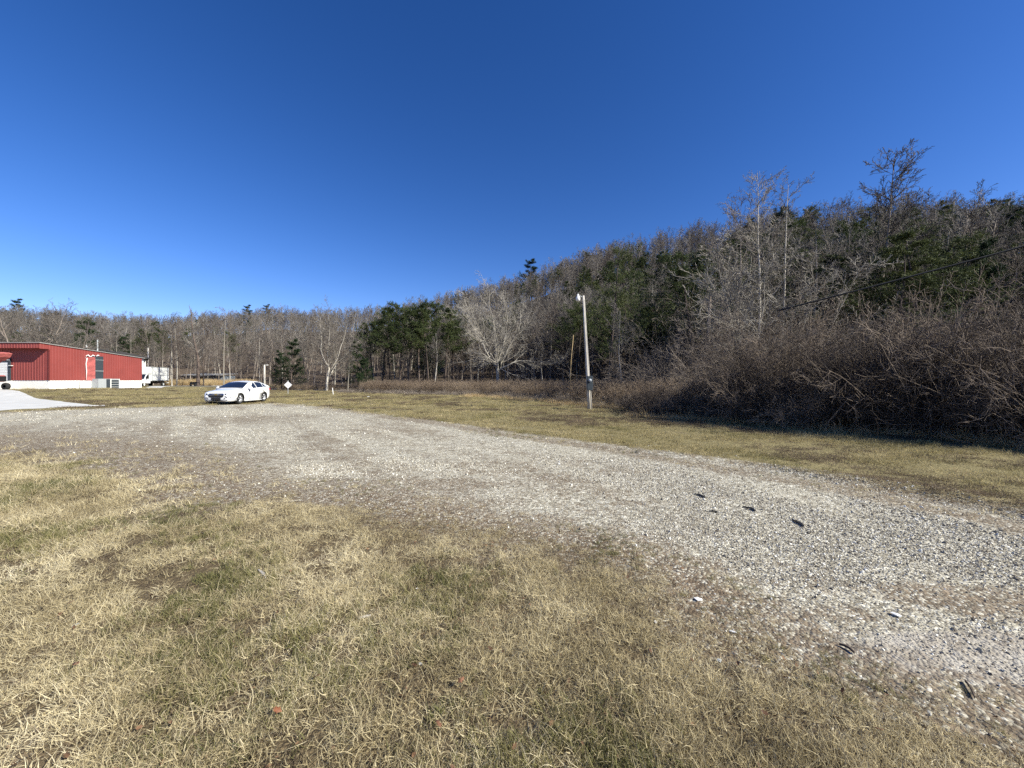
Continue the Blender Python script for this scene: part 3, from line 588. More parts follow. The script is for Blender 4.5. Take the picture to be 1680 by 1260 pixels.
for x, Y, t, l in [(478, 60, 556, 'small dark evergreen behind the diamond road sign'), (462, 63, 575, 'low dark evergreen left of the road sign under the wood'), (588, 60, 560, 'small dark evergreen between the forked tree and the pine clump'), (600, 58, 585, 'lowest dark evergreen at the left foot of the pine clump'), (205, 82, 556, 'dark evergreen right of the white gabled house'), (140, 90, 520, 'dull green pine above the middle of the red building')]:
    hero('evergreen_tree', PT[2], x, Y, t, l, 11.8, rz=x, wid=1.0)
for x, t, l in [(868, 424, 'small dark pine poking above the ridge right of the broad pale tree'), (404, 500, 'tiny dark pine on the far ridge, leftmost of the two on the skyline'), (436, 499, 'tiny dark pine on the far ridge, right one of the two on the skyline'), (25, 490, 'dark pine on the far skyline above the left end of the red building')]:
    a = math.atan((x - CX) / F); Rr_ = float(np.interp(a, TH, RR)) * .97; hero('pine_tree', PT[2], x, Rr_ * math.cos(a), t, l, 11.8, wid=1.2)
for i in range(44):      # the many pines spread over the right hand slope
    a = math.radians(random.uniform(9, 47)); R = float(np.interp(a, TH, RB)) + random.uniform(-3, 34); s = random.uniform(.62, .92)
    plant('pine_tree', random.choice([wp, PT[0], PT[1], wp]), R * math.sin(a), R * math.cos(a), s * 1.35, sz=s, label='dark green pine among the grey bare trees of the right hand slope', group='pines scattered over the right hand slope', tilt=(random.gauss(0, .03), random.gauss(0, .03)))
dm = shrub(575, 1.55, 90, .16, -.12, 'dark_bark', 1.1, (9, 6), .012, .005, .8)  # dark bark colour on the vines carries the shade at the thicket's foot
for x, Y, s, l in ((1105, 17.2, 1.0, 'dark mound of tangled vines at the left end of the thicket'), (1075, 18.4, .8, 'lower dark mound of vines left of the larger one')):
    o = link('vine_mound', dm, None, (px(x, Y), Y, gz(px(x, Y), Y))); o.scale = (s * 1.1, s, s); tag(o, l, 'shrub')
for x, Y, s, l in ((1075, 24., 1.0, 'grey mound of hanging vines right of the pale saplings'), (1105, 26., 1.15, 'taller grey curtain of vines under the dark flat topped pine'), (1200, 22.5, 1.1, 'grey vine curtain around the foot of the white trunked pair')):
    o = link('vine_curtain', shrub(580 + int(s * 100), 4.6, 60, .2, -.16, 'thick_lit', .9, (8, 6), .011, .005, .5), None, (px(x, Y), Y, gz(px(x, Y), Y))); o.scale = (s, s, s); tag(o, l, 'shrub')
# small trees at the edge of the weeds
sap = bare_tree(561, 6, .06, 'pale_bark', 'twig', spread=1., low=.45)
hero('sapling', sap, 1022, 27, 500, 'pale slender sapling right of the light pole', 5.9, rz=1., wid=1.)
hero('sapling', sap, 1030, 28.5, 575, 'pale sapling curving right beside the straight pale sapling', 5.9, rz=3., tilt=(0, .30))
hero('sapling', sap, 891, 50, 560, 'pale thin sapling between the broad pale tree and the light pole', 5.9, rz=2.)
hero('sapling', sap, 713, 52, 540, 'pale thin sapling before the dark pine trunks', 5.9, rz=5.)
hero('sapling', sap, 571, 56, 575, 'small pale sapling right of the forked tree', 5.9, rz=4.)
sn = MB(); sn.tube([(0, 0, 0), (.05, 0, 2), (-.03, .02, 4), (.08, 0, 6.6)], [.15, .13, .11, .06], 9)
snag = empty('vine_draped_snag', (px(1163, 24), 24, gz(px(1163, 24), 24))); sn.build('trunk', M['bark'], snag)
link('vines', shrub(570, 6.3, 60, .1, -.05, 'thick_lit', .35, (9, 5), .012, .005, .12), snag); tag(snag, 'broken pale tree stump wrapped in hanging vines right of the dark pines', 'dead tree')

# ------------------------------------------------------------------ thicket, weeds
def thicket():
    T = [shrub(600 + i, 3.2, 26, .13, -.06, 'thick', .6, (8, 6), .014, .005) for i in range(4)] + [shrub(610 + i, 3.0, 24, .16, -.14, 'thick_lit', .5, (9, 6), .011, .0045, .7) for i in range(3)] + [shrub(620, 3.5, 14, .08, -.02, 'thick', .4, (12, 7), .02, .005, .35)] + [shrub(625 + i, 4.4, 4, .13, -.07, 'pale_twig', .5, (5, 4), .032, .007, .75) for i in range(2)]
    n = 9000; X = rng.uniform(4, 42, n); Y = rng.uniform(7, 40, n); ed = line_dist(X, Y, THICK); u = X / Y
    R = np.hypot(X, Y); th = np.arctan2(X, Y); rb = np.interp(th, TH, RB)
    ok = (ed > .45) & (u > .27) & (u < 2.2) & (R < rb - 6) & (ed < 15) & (u > np.interp(Y, [8, 16, 20, 24, 40], [0, .27, .36, .44, .50]))
    pr = np.where(ed < 4, .42, .17); k = ok & (rng.random(n) < pr); X, Y, ed, u = X[k], Y[k], ed[k], u[k]; n = len(X)
    # height of the tangle: low mounds at its left end, tall on the right
    hmax = np.interp(u, [.28, .36, .46, .52, .6, .8, 1.3, 2.2], [.9, 1.2, 1.7, 2.7, 3.3, 3.3, 2.8, 2.6]) * np.interp(ed, [.4, 1.0, 2.2, 6, 15], [.5, .85, .98, 1.05, 1.12])
    s = hmax / 3.1 * rng.uniform(.7, 1.12, n) * (.55 + .85 * vnoise(X, Y, 2.2, 7)); idx = np.where(rng.random(n) < (.08 + .75 * sstep(.46, .66, vnoise(X, Y, 2.4, 17))) * np.clip((ed - .3) / 1.5, .1, 1), rng.integers(4, 7, n), rng.choice([0, 1, 2, 3, 7], n))  # sunlit-toned canes thin out towards the shaded front row
    idx = np.where(rng.random(n) < .035, rng.integers(8, 10, n), idx)
    s = np.where(idx >= 8, s * .62, s)
    scatter('thicket', np.stack([X, Y, ground_z(X, Y)], -1), zrot(n, .1), np.stack([s * .85, s * .85, s], -1), idx, T, 'dense dark tangle of leafless brambles and vines along the right side', 'thicket')
    return T
def weeds(T):
    W = [shrub(640 + i, 1.2, 22, .1, -.03, 'weed', .5, (5, 3), .006, .0045, .4) for i in range(3)] + [shrub(645 + i, .9, 26, .16, -.16, 'thick_lit', .6, (5, 3), .007, .005, .8) for i in range(2)]
    S = [tuft(650 + i, 90, .85, .010, .28, .30, 3, 'sedge', .35) for i in range(3)] + [tuft(655, 70, .38, .010, .3, .7, 3, 'sedge', .8), tuft(656, 7, .75, .009, .12, .2, 3, 'sedge', .3)]
    P = []
    def band(x0, x1, yn, yf, n, ids, s0, s1):     # a field of plants between two photo rows, on flat ground
        xs = rng.uniform(x0, x1, n); Yn = F * CAMH / (np.interp(xs, *zip(*yn)) - HY); Yf = F * CAMH / (np.interp(xs, *zip(*yf)) - HY); t = rng.random(n); Y = Yn + (Yf - Yn) * t; X = (xs - CX) / F * Y
        P.append((np.stack([X, Y, ground_z(X, Y)], -1), zrot(n, .08), rng.uniform(s0, s1, n), rng.choice(ids, n)))
    near = [(560, 645), (700, 648), (800, 650), (860, 655), (930, 662), (1000, 668), (1060, 676), (1140, 684)]; far = [(560, 640.5), (700, 639.8), (800, 640), (860, 640), (930, 641), (1000, 643), (1060, 648), (1140, 655)]
    band(600, 1140, [(a, b - 1.5) for a, b in near], far, 2600, [0, 1, 2], .7, 1.25)
    band(560, 900, [(a, b) for a, b in near], [(a, b - 3) for a, b in near], 260, [3, 4], .5, .8)
    band(760, 1080, [(a, b + 2.5) for a, b in near], [(a, b - 5) for a, b in near], 900, [8], .6, 1.2)
    band(900, 1140, near, [(a, b - 8) for a, b in near], 200, [3, 4], .7, 1.2)
    band(900, 1060, near, [(a, b - 14) for a, b in near], 130, [5, 6, 7], .7, 1.)
    band(440, 600, [(440, 640.2), (600, 641)], [(440, 638.), (600, 639)], 120, [0, 1], .5, .8)
    n = 520; xs = rng.uniform(270, 420, n); Y = rng.uniform(72, 78, n); X = (xs - CX) / F * Y; P.append((np.stack([X, Y, ground_z(X, Y)], -1), zrot(n, .05), rng.uniform(1., 1.5, n), rng.choice([5, 6, 7], n)))
    # straw tufts and dead stalks along the foot of the thicket
    n = 420; t = rng.random(n); L_ = np.array(THICK); q = t * (len(L_) - 1); i = q.astype(int).clip(0, len(L_) - 2); p = L_[i] + (L_[i + 1] - L_[i]) * (q - i)[:, None]; p[:, 1] += rng.uniform(-.05, .6, n)
    P.append((np.stack([p[:, 0], p[:, 1], ground_z(p[:, 0], p[:, 1])], -1), zrot(n, .1), rng.uniform(.35, .9, n), rng.choice([8, 8, 9], n)))
    scatter('weeds', *[np.concatenate([p[i] for p in P]) for i in range(4)], W + S, 'reddish brown dead weeds and tan broomsedge at the far edge of the grass', 'weeds')
weeds(thicket())

# ------------------------------------------------------------------ built things
M['white_paint'] = simple('white_car_paint', (.72, .72, .73), .25, var=.02, scale=2, spec=.6, coat=.6)
M['glass'] = simple('dark_glass', (.012, .014, .018), .05, var=.1, scale=3, spec=.9, coat=.5)
M['black'] = simple('black_plastic', (.014, .014, .015), .5, var=.2)
M['rubber'] = simple('tyre_rubber', (.018, .018, .018), .85, var=.2)
M['chrome'] = simple('chrome', (.7, .7, .72), .15, metal=1, var=.05)
M['alloy'] = simple('alloy', (.55, .55, .57), .3, metal=.6, var=.05)
M['lamp_glass'] = simple('lamp_glass', (.35, .37, .40), .08, var=.3, scale=25, spec=.8)
M['amber'] = simple('amber', (.6, .2, .03), .3)
M['gold'] = simple('gold_emblem', (.6, .42, .12), .3, metal=.7)
M['red'] = simple('red_steel', (.225, .047, .041), .55, var=.08, scale=.8)
M['dark_red'] = simple('dark_red_trim', (.12, .022, .02), .6, var=.1)
M['white_wall'] = simple('white_block', (.78, .77, .74), .9, var=.06, scale=1.2, bump=.1)
M['roof_metal'] = simple('roof_metal', (.30, .29, .28), .5, var=.12)
M['dark_roof'] = simple('dark_roof', (.035, .033, .035), .8, var=.2)
M['grey'] = simple('grey_sheet', (.34, .36, .37), .5, var=.08)
M['dark_grille'] = simple('dark_grille', (.035, .045, .055), .6, var=.3, scale=10)
M['pink'] = simple('faded_pink', (.42, .115, .105), .7, var=.35, scale=3)
M['foam'] = simple('white_foam', (.75, .73, .70), .9, var=.05)
M['pale_wood'] = simple('sun_bleached_pole', (.50, .46, .41), .85, var=.14, scale=5, bump=.2)
M['blue_grey'] = simple('blue_grey_siding', (.20, .23, .27), .7, var=.1)
M['off_white'] = simple('off_white', (.66, .66, .64), .6, var=.05)
M['sign_white'] = simple('sign_face', (.82, .82, .84), .4, var=.03)
M['wire'] = simple('wire', (.02, .02, .02), .7)

# ---- white sedan
def sedan():
    root = empty('sedan', (-18.05, 26.35, gz(-18.05, 26.35)), math.radians(-86))
    # stations front to back: x, half width, sill z, shoulder z, centre top z
    ST = [(2.30, .50, .34, .62, .66), (2.26, .66, .24, .66, .73), (2.16, .78, .20, .72, .79), (1.98, .86, .19, .77, .85), (1.70, .895, .19, .81, .90), (1.35, .905, .19, .85, .955), (1.0, .91, .19, .89, 1.0),
          (.6, .91, .19, .92, 1.03), (0., .91, .19, .95, 1.05), (-.6, .91, .19, .98, 1.07), (-1.1, .91, .19, 1.00, 1.09), (-1.5, .905, .19, 1.01, 1.11), (-1.85, .885, .20, 1.01, 1.125), (-2.1, .84, .24, .99, 1.11), (-2.24, .77, .30, .95, 1.07), (-2.30, .66, .38, .88, .98)]
    V, nf = [], 11
    for x, hw, z0, z1, z2 in ST:
        zm = z0 + (z1 - z0) * .52
        prof = [(0, z0), (.82 * hw, z0), (.965 * hw, z0 + .05), (.985 * hw, z0 + .17), (hw, zm), (.992 * hw, zm + .08), (.975 * hw, z1 - .07), (.935 * hw, z1), (.80 * hw, z1 + (z2 - z1) * .45), (.45 * hw, z1 + (z2 - z1) * .9), (0, z2)]
        V += [(x, y, z) for y, z in prof] + [(x, -y, z) for y, z in prof[-2:0:-1]]
    n = 2 * nf - 2; Fc = [(i * n + j, i * n + (j + 1) % n, (i + 1) * n + (j + 1) % n, (i + 1) * n + j) for i in range(len(ST) - 1) for j in range(n)]
    Fc += [tuple(range(n))[::-1], tuple((len(ST) - 1) * n + j for j in range(n))]
    b = MB(); b.add(V, Fc, True); body = b.build('body', [M['white_paint'], M['black']])
    wheels = [(1.36, .77), (1.36, -.77), (-1.34, .77), (-1.34, -.77)]
    cut = MB()
    for wx, wy in wheels:
        y0, y1 = (.55, 1.1) if wy > 0 else (-1.1, -.55); cut.prism([(wx + .375 * math.cos(t), .33 + .375 * math.sin(t)) for t in np.linspace(0, 2 * PI, 33)[:-1]], 1, y0, y1)
    co = cut.build('cutter', M['black']); md = body.modifiers.new('b', 'BOOLEAN'); md.object = co; md.operation = 'DIFFERENCE'; md.solver = 'EXACT'; md.material_mode = 'TRANSFER' if hasattr(md, 'material_mode') else None
    dg = bpy.context.evaluated_depsgraph_get(); me = bpy.data.meshes.new_from_object(body.evaluated_get(dg)); body.modifiers.clear(); body.data = me; bpy.data.objects.remove(co); body.parent = root
    # greenhouse: side outline, bowed glass house, drawn as a loft over x
    top = [(1.02, .985), (.75, 1.11), (.40, 1.27), (.08, 1.395), (-.15, 1.44), (-.5, 1.475), (-.9, 1.465), (-1.25, 1.41), (-1.55, 1.32), (-1.85, 1.20), (-2.02, 1.115)]
    base = lambda x: float(np.interp(x, [-2.1, -1.1, 0, 1.0], [1.0, .985, .935, .875]))
    def surf(x, t):    # t 0 at the belt line, 1 at the centre of the roof
        zt = float(np.interp(x, [p[0] for p in top[::-1]], [p[1] for p in top[::-1]])); zb = base(x); h = max(zt - zb, .02)
        wb = .875; wt = wb - .48 * min(h, .52) * 1.0
        if t < .62: q = t / .62; return (wb + (wt - wb) * (q ** 1.15), zb + (h - .05 * min(1, h / .3)) * q)
        q = (t - .62) / .38; return (wt * (1 - q), zb + h - .05 * min(1, h / .3) * (1 - q) ** 2)
    def patch(name, x0, x1, t0, t1, m, off, side=1, nx=10, nt=5, slant=(0, 0), parent=root):
        mb = MB(); vs = []
        for i in range(nx + 1):
            for j in range(nt + 1):
                t = t0 + (t1 - t0) * j / nt; a = x0 + slant[0] * (j / nt); c = x1 + slant[1] * (j / nt); x = a + (c - a) * i / nx
                y, z = surf(x, t); y2, z2 = surf(x, min(t + .02, 1)); nn = Vector((z2 - z, -(y2 - y))).normalized() if (abs(z2 - z) + abs(y2 - y)) > 1e-6 else Vector((0, 1))
                vs.append((x, side * (y + nn[0] * off), z + abs(nn[1]) * off))
        mb.add(vs, [(i * (nt + 1) + j, (i + 1) * (nt + 1) + j, (i + 1) * (nt + 1) + j + 1, i * (nt + 1) + j + 1)[::side] for i in range(nx) for j in range(nt)], True); return mb.build(name, m, parent)
    mb = MB(); xs = np.linspace(1.02, -2.02, 40); ts = list(np.linspace(0, .62, 8)) + list(np.linspace(.62, 1, 8))[1:]; vs = []
    for x in xs:
        row = [surf(x, t) for t in ts]; vs += [(x, y, z) for y, z in row] + [(x, -y, z) for y, z in row[-2::-1]]
    n = 2 * len(ts) - 1; mb.add(vs, [(i * n + j, (i + 1) * n + j, (i + 1) * n + j + 1, i * n + j + 1) for i in range(len(xs) - 1) for j in range(n - 1)], True); mb.build('roof', M['white_paint'], root)
    for s in (1, -1):
        patch('side_window', .34, -.42, .07, .56, M['glass'], .006, s, slant=(-.62, .06)); patch('side_window', -.50, -1.22, .07, .56, M['glass'], .006, s, slant=(.06, .05)); patch('quarter_window', -1.28, -1.66, .12, .5, M['glass'], .006, s, slant=(.03, .25))
    # windscreen and rear screen run over both sides of the centre line
    for nm, x0, x1 in (('windscreen', .93, .10), ('rear_screen', -1.98, -1.32)):
        mb = MB(); vs = []; nx, ny = 8, 12
        for i in range(nx + 1):
            x = x0 + (x1 - x0) * i / nx; zt = float(np.interp(x, [p[0] for p in top[::-1]], [p[1] for p in top[::-1]])); yw, _ = surf(x, .62); 
            for j in range(ny + 1):
                q = -1 + 2 * j / ny; y = q * (yw - .03); t = 1 - .38 * abs(y) / yw; z = surf(x, t)[1]; vs.append((x + (.01 if x0 > 0 else -.01), y, z + .009))
        mb.add(vs, [(i * (ny + 1) + j, (i + 1) * (ny + 1) + j, (i + 1) * (ny + 1) + j + 1, i * (ny + 1) + j + 1) for i in range(nx) for j in range(ny)], True); mb.build(nm, M['glass'], root)
    from mathutils.bvhtree import BVHTree
    bvh = BVHTree.FromPolygons([v.co.copy() for v in me.vertices], [tuple(p.vertices) for p in me.polygons])
    def front_x(y, z):   # nose surface at half width y, height z
        prev = None
        for i in range(len(ST) - 1):
            x, hw, z0, z1, z2 = ST[i]; hh = z1 + (z2 - z1) * (1 - min(1, abs(y) / hw)) 
            ok = abs(y) <= hw * .97 and z0 <= z <= hh
            if ok: return x if i == 0 else x + .02
        return 1.9
    def nose(name, pts, m, off=.012, thick=.03, parent=root):    # polygon on the nose given as (y,z)
        mb = MB(); f = []; k = len(pts)
        def fx(y, z): 
            h = bvh.ray_cast(Vector((4, y, z)), Vector((-1, 0, 0)))[0]; return h.x if h else 2.1
        fr = [(fx(y, z) + off, y, z) for y, z in pts]; bk = [(x - thick - .1, y, z) for x, y, z in fr]
        c = (sum(p[0] for p in fr) / k + .004, sum(p[1] for p in fr) / k, sum(p[2] for p in fr) / k)
        mb.add(fr + bk + [c], [(i, (i + 1) % k, 2 * k) for i in range(k)] + [(i, i + k, (i + 1) % k + k, (i + 1) % k) for i in range(k)]); return mb.build(name, m, parent)
    def span(z, y0, y1, n=8): return [(y, z) for y in np.linspace(y0, y1, n)]
    g = nose('upper_grille', span(.705, -.40, .40) + span(.655, .44, -.44), M['black'])
    g2 = nose('lower_grille', span(.60, -.45, .45) + [(.40, .49)] + span(.455, .33, -.33) + [(-.40, .49)], M['black'], .014)
    nose('grille_bar', span(.652, -.46, .46) + span(.612, .46, -.46), M['chrome'], .02)
    nose('emblem', [(-.09, .645), (-.035, .645), (-.035, .655), (.035, .655), (.035, .645), (.09, .645), (.075, .62), (.035, .62), (.035, .61), (-.035, .61), (-.035, .62), (-.075, .62)], M['gold'], .034)
    nose('plate_holder', [(-.27, .44), (.27, .44), (.27, .33), (-.27, .33)], M['black'], .03)
    nose('lower_intake', span(.32, -.62, .62, 10) + span(.235, .56, -.56, 10), M['black'], .012)
    nose('bumper_lip', span(.225, -.6, .6, 10) + span(.195, .6, -.6, 10), M['off_white'], .03)
    for s in (1, -1):
        h = nose('headlight', [(s * y, z) for y, z in [(.47, .61), (.50, .70), (.62, .725), (.74, .755), (.84, .80), (.85, .765), (.80, .68), (.70, .625)]][::s], M['lamp_glass'], .014)
        nose('lens', [(s * y, z) for y, z in [(.50, .625), (.51, .695), (.59, .705), (.59, .63)]][::s], M['black'], .02, parent=h)
        nose('fog_lamp_recess', [(s * y, z) for y, z in [(.44, .36), (.47, .42), (.62, .46), (.78, .47), (.78, .40), (.70, .35)]][::s], M['black'], .014)
        mm = MB(); mm.lathe([(.0, .0), (.06, 0), (.10, .05), (.105, .12), (.07, .19), (0, .2)], (.52, s * .92, 1.0), (0, s, 0), 14); m_ = mm.build('wing_mirror', M['white_paint'], root)
        a = MB(); a.box((.44, min(s * .86, s * .95), .93), (.52, max(s * .86, s * .95), .96)); a.build('mirror_arm', M['black'], m_)
        for x in (-.28, -1.14): d = MB(); d.tube([(x + .09, s * .915, .86), (x, s * .945, .865), (x - .09, s * .92, .87)], .013, 6); d.build('door_handle', M['white_paint'], root)
        sk = MB(); sk.box((-.92, min(s * .80, s * .925), .175), (.93, max(s * .80, s * .925), .225)); sk.build('sill_trim', M['white_paint'], root, .01)
        for x, sl in ((.42, -.25), (-.44, .02), (-1.05, .25)):   # shut lines
            d = MB(); d.tube([(x, s * .893, .30), (x, s * .9145, .55), (x - .02, s * .905, .75), (x - .03, s * .885, .90)], .006, 4); d.build('shut_line', M['black'], root)
        tl = MB(); tl.box((-2.27, min(s * .45, s * .80), .80), (-2.16, max(s * .45, s * .80), .95)); tl.build('tail_light', simple('tail_red', (.4, .02, .02), .2), root, .02)
        mk = MB(); mk.box((1.86, min(s * .86, s * .897), .5), (1.92, max(s * .86, s * .897), .53)); mk.build('side_marker', M['amber'], root)
    for wx, wy in wheels:
        s = 1 if wy > 0 else -1; t = MB(); t.lathe([(.20, -.10), (.29, -.105), (.325, -.08), (.333, 0), (.325, .08), (.29, .105), (.225, .10), (.2, .09)], (wx, wy, .333), (0, s, 0), 36); wh = t.build('wheel', M['rubber'], root)
        r_ = MB(); r_.lathe([(.232, .085), (.225, .098), (.205, .085), (.195, .02), (.19, -.05)], (wx, wy, .333), (0, s, 0), 36); r_.lathe([(0, .075), (.05, .075), (.06, .05)], (wx, wy, .333), (0, s, 0), 18)
        for k in range(5):
            a = 2 * PI * k / 5 + .3
            for da in (-.17, .17):
                c0 = Vector((math.cos(a), 0, math.sin(a))); c1 = Vector((math.cos(a + da), 0, math.sin(a + da))); p0 = Vector((wx, wy + s * .072, .333)) + c0 * .04; p1 = Vector((wx, wy + s * .083, .333)) + c1 * .215; r_.tube([p0, p1], [.026, .021], 6)
        r_.build('rim', M['alloy'], wh); dk_ = MB(); dk_.lathe([(.195, .0), (.1, .01), (0, .01)], (wx, wy, .333), (0, s, 0), 24); dk_.build('brake_disc', M['dark_grille'], wh)
    u = MB(); u.box((-2.0, -.72, .17), (2.05, .72, .30)); u.build('underbody', M['black'], root)
    tag(root, 'white four door sedan parked on the gravel, front turned towards the left', 'car')
sedan()

# ---- corrugated panels
def ribbed(mb, p0, p1, z0, z1, nrm, pitch=.305, h=.03, z0b=None, z1b=None, thick=.05):
    """steel wall sheet from p0 to p1 (xy) with raised ribs facing nrm; heights may change along it"""
    p0, p1, nrm = Vector(p0), Vector(p1), Vector(nrm); Ln = (p1 - p0).length; d = (p1 - p0) / Ln; z0b = z0 if z0b is None else z0b; z1b = z1 if z1b is None else z1b; pr = [(0, 0)]; x = .05
    while x + pitch < Ln:
        pr += [(x, 0), (x + .03, h), (x + .06, h), (x + .09, 0)]; x += pitch
    pr.append((Ln, 0)); vs = []
    for x, o in pr:
        q = p0 + d * x + nrm * o; f = x / Ln; vs += [(q.x, q.y, z0 + (z0b - z0) * f), (q.x, q.y, z1 + (z1b - z1) * f)]
    mb.add(vs, [(2 * i, 2 * i + 2, 2 * i + 3, 2 * i + 1) for i in range(len(pr) - 1)])
    a, b = p0 - nrm * thick, p1 - nrm * thick; mb.add([(a.x, a.y, z0), (b.x, b.y, z0b), (b.x, b.y, z1b), (a.x, a.y, z1)], [(0, 3, 2, 1)])
def red_building():
    X0, YN, YO, YF, XL = -51.6, 44.33, 43.45, 55.5, -84.0; zf = 1.5; top = lambda y: 5.56 + (4.56 - 5.56) * (y - YO) / (YF - YO)
    root = empty('red_building', (X0, YN, 0)); B = lambda mb, n, m, par=None, bv=0: _rel(mb.build(n, m), par or root, bv)
    def _rel(o, par, bv): 
        o.data.transform(Matrix.Translation((-X0, -YN, 0))); o.parent = par
        return o
    s = MB(); ribbed(s, (X0, YN), (X0, YF), zf, top(YN), (1, 0), z1b=top(YF)); ribbed(s, (X0, YO), (X0, YN - .005), 4.98, top(YO), (1, 0), z1b=top(YN)); B(s, 'side_wall', M['red'])
    f = MB(); ribbed(f, (XL, YN), (X0 - .06, YN), zf, 5.3, (0, -1)); B(f, 'front_wall', M['red'])
    bk = MB(); bk.box((XL, YF - .1, 1.0), (X0 - .07, YF - .02, 4.5)); bk.box((XL, YN + .1, 1.), (XL + .1, YF - .1, 4.9)); B(bk, 'back_wall', M['red'])
    fs = MB(); ribbed(fs, (XL, YO), (X0, YO), 5.03, 5.56, (0, -1)); fs.box((XL, YO + .06, 5.03), (X0 - .06, YN - .01, 5.07)); B(fs, 'fascia', M['red'])
    tr = MB(); tr.box((X0 - .03, YN - .06, zf), (X0 + .06, YN + .06, top(YN) - .55)); tr.tube([(X0 + .05, YO - .03, top(YO) + .02), (X0 + .05, YF + .3, top(YF + .3) + .02)], .05, 4); tr.tube([(XL, YO - .05, 5.58), (X0 + .05, YO - .05, 5.58)], .04, 4); B(tr, 'trim', M['dark_red'])
    rf = MB(); rf.prism([(YO - .1, 5.60), (YF + .35, top(YF + .35) + .03), (YF + .35, top(YF + .35) + .10), (YO - .1, 5.67)], 0, XL - .2, X0 + .12); B(rf, 'roof', M['roof_metal'])
    fd = MB(); fd.box((XL, YN + .03, -1.), (X0 - .03, YF - .01, zf - .002)); B(fd, 'foundation', M['white_wall'])
    # roll-up door in the front wall
    xd0, xd1 = px(-75, YN), px(17, YN); fr = MB(); fr.box((xd1 - .12, YN - .14, zf), (xd1 + .12, YN - .035, 3.95)); fr.box((xd0, YN - .14, 3.55), (xd1 - .12, YN - .035, 3.95)); fr = B(fr, 'door_frame', M['dark_grille'])
    d = MB()
    for i in range(7): d.box((xd0, YN - .09, zf + i * .29), (xd1 - .121, YN - .04, zf + i * .29 + .275))
    B(d, 'roll_up_door', M['off_white']); d = MB(); d.box((xd0, YN - .18, 3.74), (xd1 + .1, YN - .141, 3.80)); B(d, 'door_flashing', M['off_white'], fr)
    lt = MB(); lt.box((px(18, YN) , YN - .25, 3.1), (px(22.5, YN), YN - .05, 3.17)); B(lt, 'wall_bracket', M['off_white'])
    ve = MB()
    for y in (46.7, 52.3): ve.box((X0 - .03, y, .75), (X0 + .01, y + .13, .86))
    B(ve, 'foundation_vent', M['grey'])
    tag(root, 'red corrugated steel building on a white block foundation at the left', 'building')
red_building()
def ramp_():
    Y0 = 43.9; z = gz(px(0, 43), 43); r = MB(); x1 = px(13, Y0); r.prism([(44.33, 1.49), (44.33, z - .5), (41.9, z - .5), (41.9, z + .1)], 0, -75, x1); o = r.build('loading_ramp', M['concrete']); return tag(o, 'pale concrete ramp under the roll-up door of the red building', 'ramp')
ramp_()
def duct():
    x0, x1, y0, y1 = -51.52, -50.72, 48.45, 49.40; root = empty('air_duct', (x0, y0, 1.6)); T = Matrix.Translation((-x0, -y0, -1.6))
    def B(mb, n, m): o = mb.build(n, m); o.data.transform(T); o.parent = root; return o
    a = MB(); a.box((x0, y0, 1.62), (x1, y1, 4.45)); B(a, 'duct_body', M['dark_grille'])
    p = MB(); p.add([(x0 - .1, y0 - .30, 1.5), (x1 - .1, y0 - .02, 1.5), (x1 - .1, y0 - .02, 4.35), (x0 - .1, y0 - .30, 4.25)], [(0, 1, 2, 3)]); p.prism([(x0, y0 - .28), (x1, y0 - .02), (x1, y0 - .004), (x0, y0 - .25)], 2, 1.5, 4.3); B(p, 'faded_cover', M['pink'])
    b = MB(); b.box((x1, y0 - .02, 2.62), (x1 + .03, y1 + .02, 2.68)); b.box((x1, y0 - .02, 3.98), (x1 + .03, y1 + .02, 4.02)); B(b, 'band', M['grey'])
    f = MB(); r = random.Random(4); pts = [(x1 - .9, y0 - .3, 4.1)]
    for i in range(9): pts.append((x1 - .8 + i * .1, y0 - .25 + i * .09, 4.45 + .14 * math.sin(i * 1.9) + .05 * r.random()))
    f.tube(pts, .06, 6); f.tube([(x0 + .05, y0 - .33, 1.55), (x0 + .1, y0 - .34, 2.6), (x0 + .02, y0 - .33, 3.5), (x0 + .12, y0 - .3, 4.2)], [.03, .05, .04, .05], 6); B(f, 'sealing_foam', M['foam'])
    tag(root, 'tall dark air duct with faded pink cover against the red wall', 'duct')
duct()
def hvac():
    x0, x1, y0, y1, z0, z1 = -51.45, -50.25, 48.35, 50.95, .36, 1.70; root = empty('air_conditioning_unit', (x0, y0, z0)); T = Matrix.Translation((-x0, -y0, -z0))
    def B(mb, n, m, par=None): o = mb.build(n, m); o.data.transform(T); o.parent = par or root; return o
    a = MB(); a.box((x0, y0, z0 + .1), (x1, y1, z1)); B(a, 'casing', M['grey'])
    g = MB(); g.box((x1, y0 + .95, z0 + .15), (x1 + .02, y0 + 1.4, z1 - .05)); g.box((x1, y0 + 1.55, z0 + .18), (x1 + .02, y1 - .1, z1 - .1)); gg = B(g, 'coil_grille', M['dark_grille'])
    s = MB()
    for i in range(4): s.box((x1 + .02, y0 + 1.5, z0 + .3 + i * .3), (x1 + .035, y1 - .05, z0 + .33 + i * .3))
    s.box((x1 + .02, y0 + 1.42, z0 + .12), (x1 + .04, y0 + 1.54, z1)); s.box((x1 + .02, y1 - .09, z0 + .12), (x1 + .04, y1, z1)); B(s, 'grille_frame', M['off_white'], gg)
    b = MB(); b.box((x0 - .0, y0, z0), (x1 + .05, y1, z0 + .1)); B(b, 'skid', M['black'])
    for y in (y0 + 1.1, y1 - .4): q = MB(); q.box((x1 - .5, y, -.3), (x1 + .1, y + .35, z0)); B(q, 'support_block', M['white_wall'])
    q = MB(); q.box((x0, y0 - .95, 0.3), (x0 + .35, y0 - .02, z1 - .25)); B(q, 'side_cabinet', M['white_wall'])
    tag(root, 'grey rooftop style air conditioning unit standing on blocks beside the red wall', 'air conditioner')
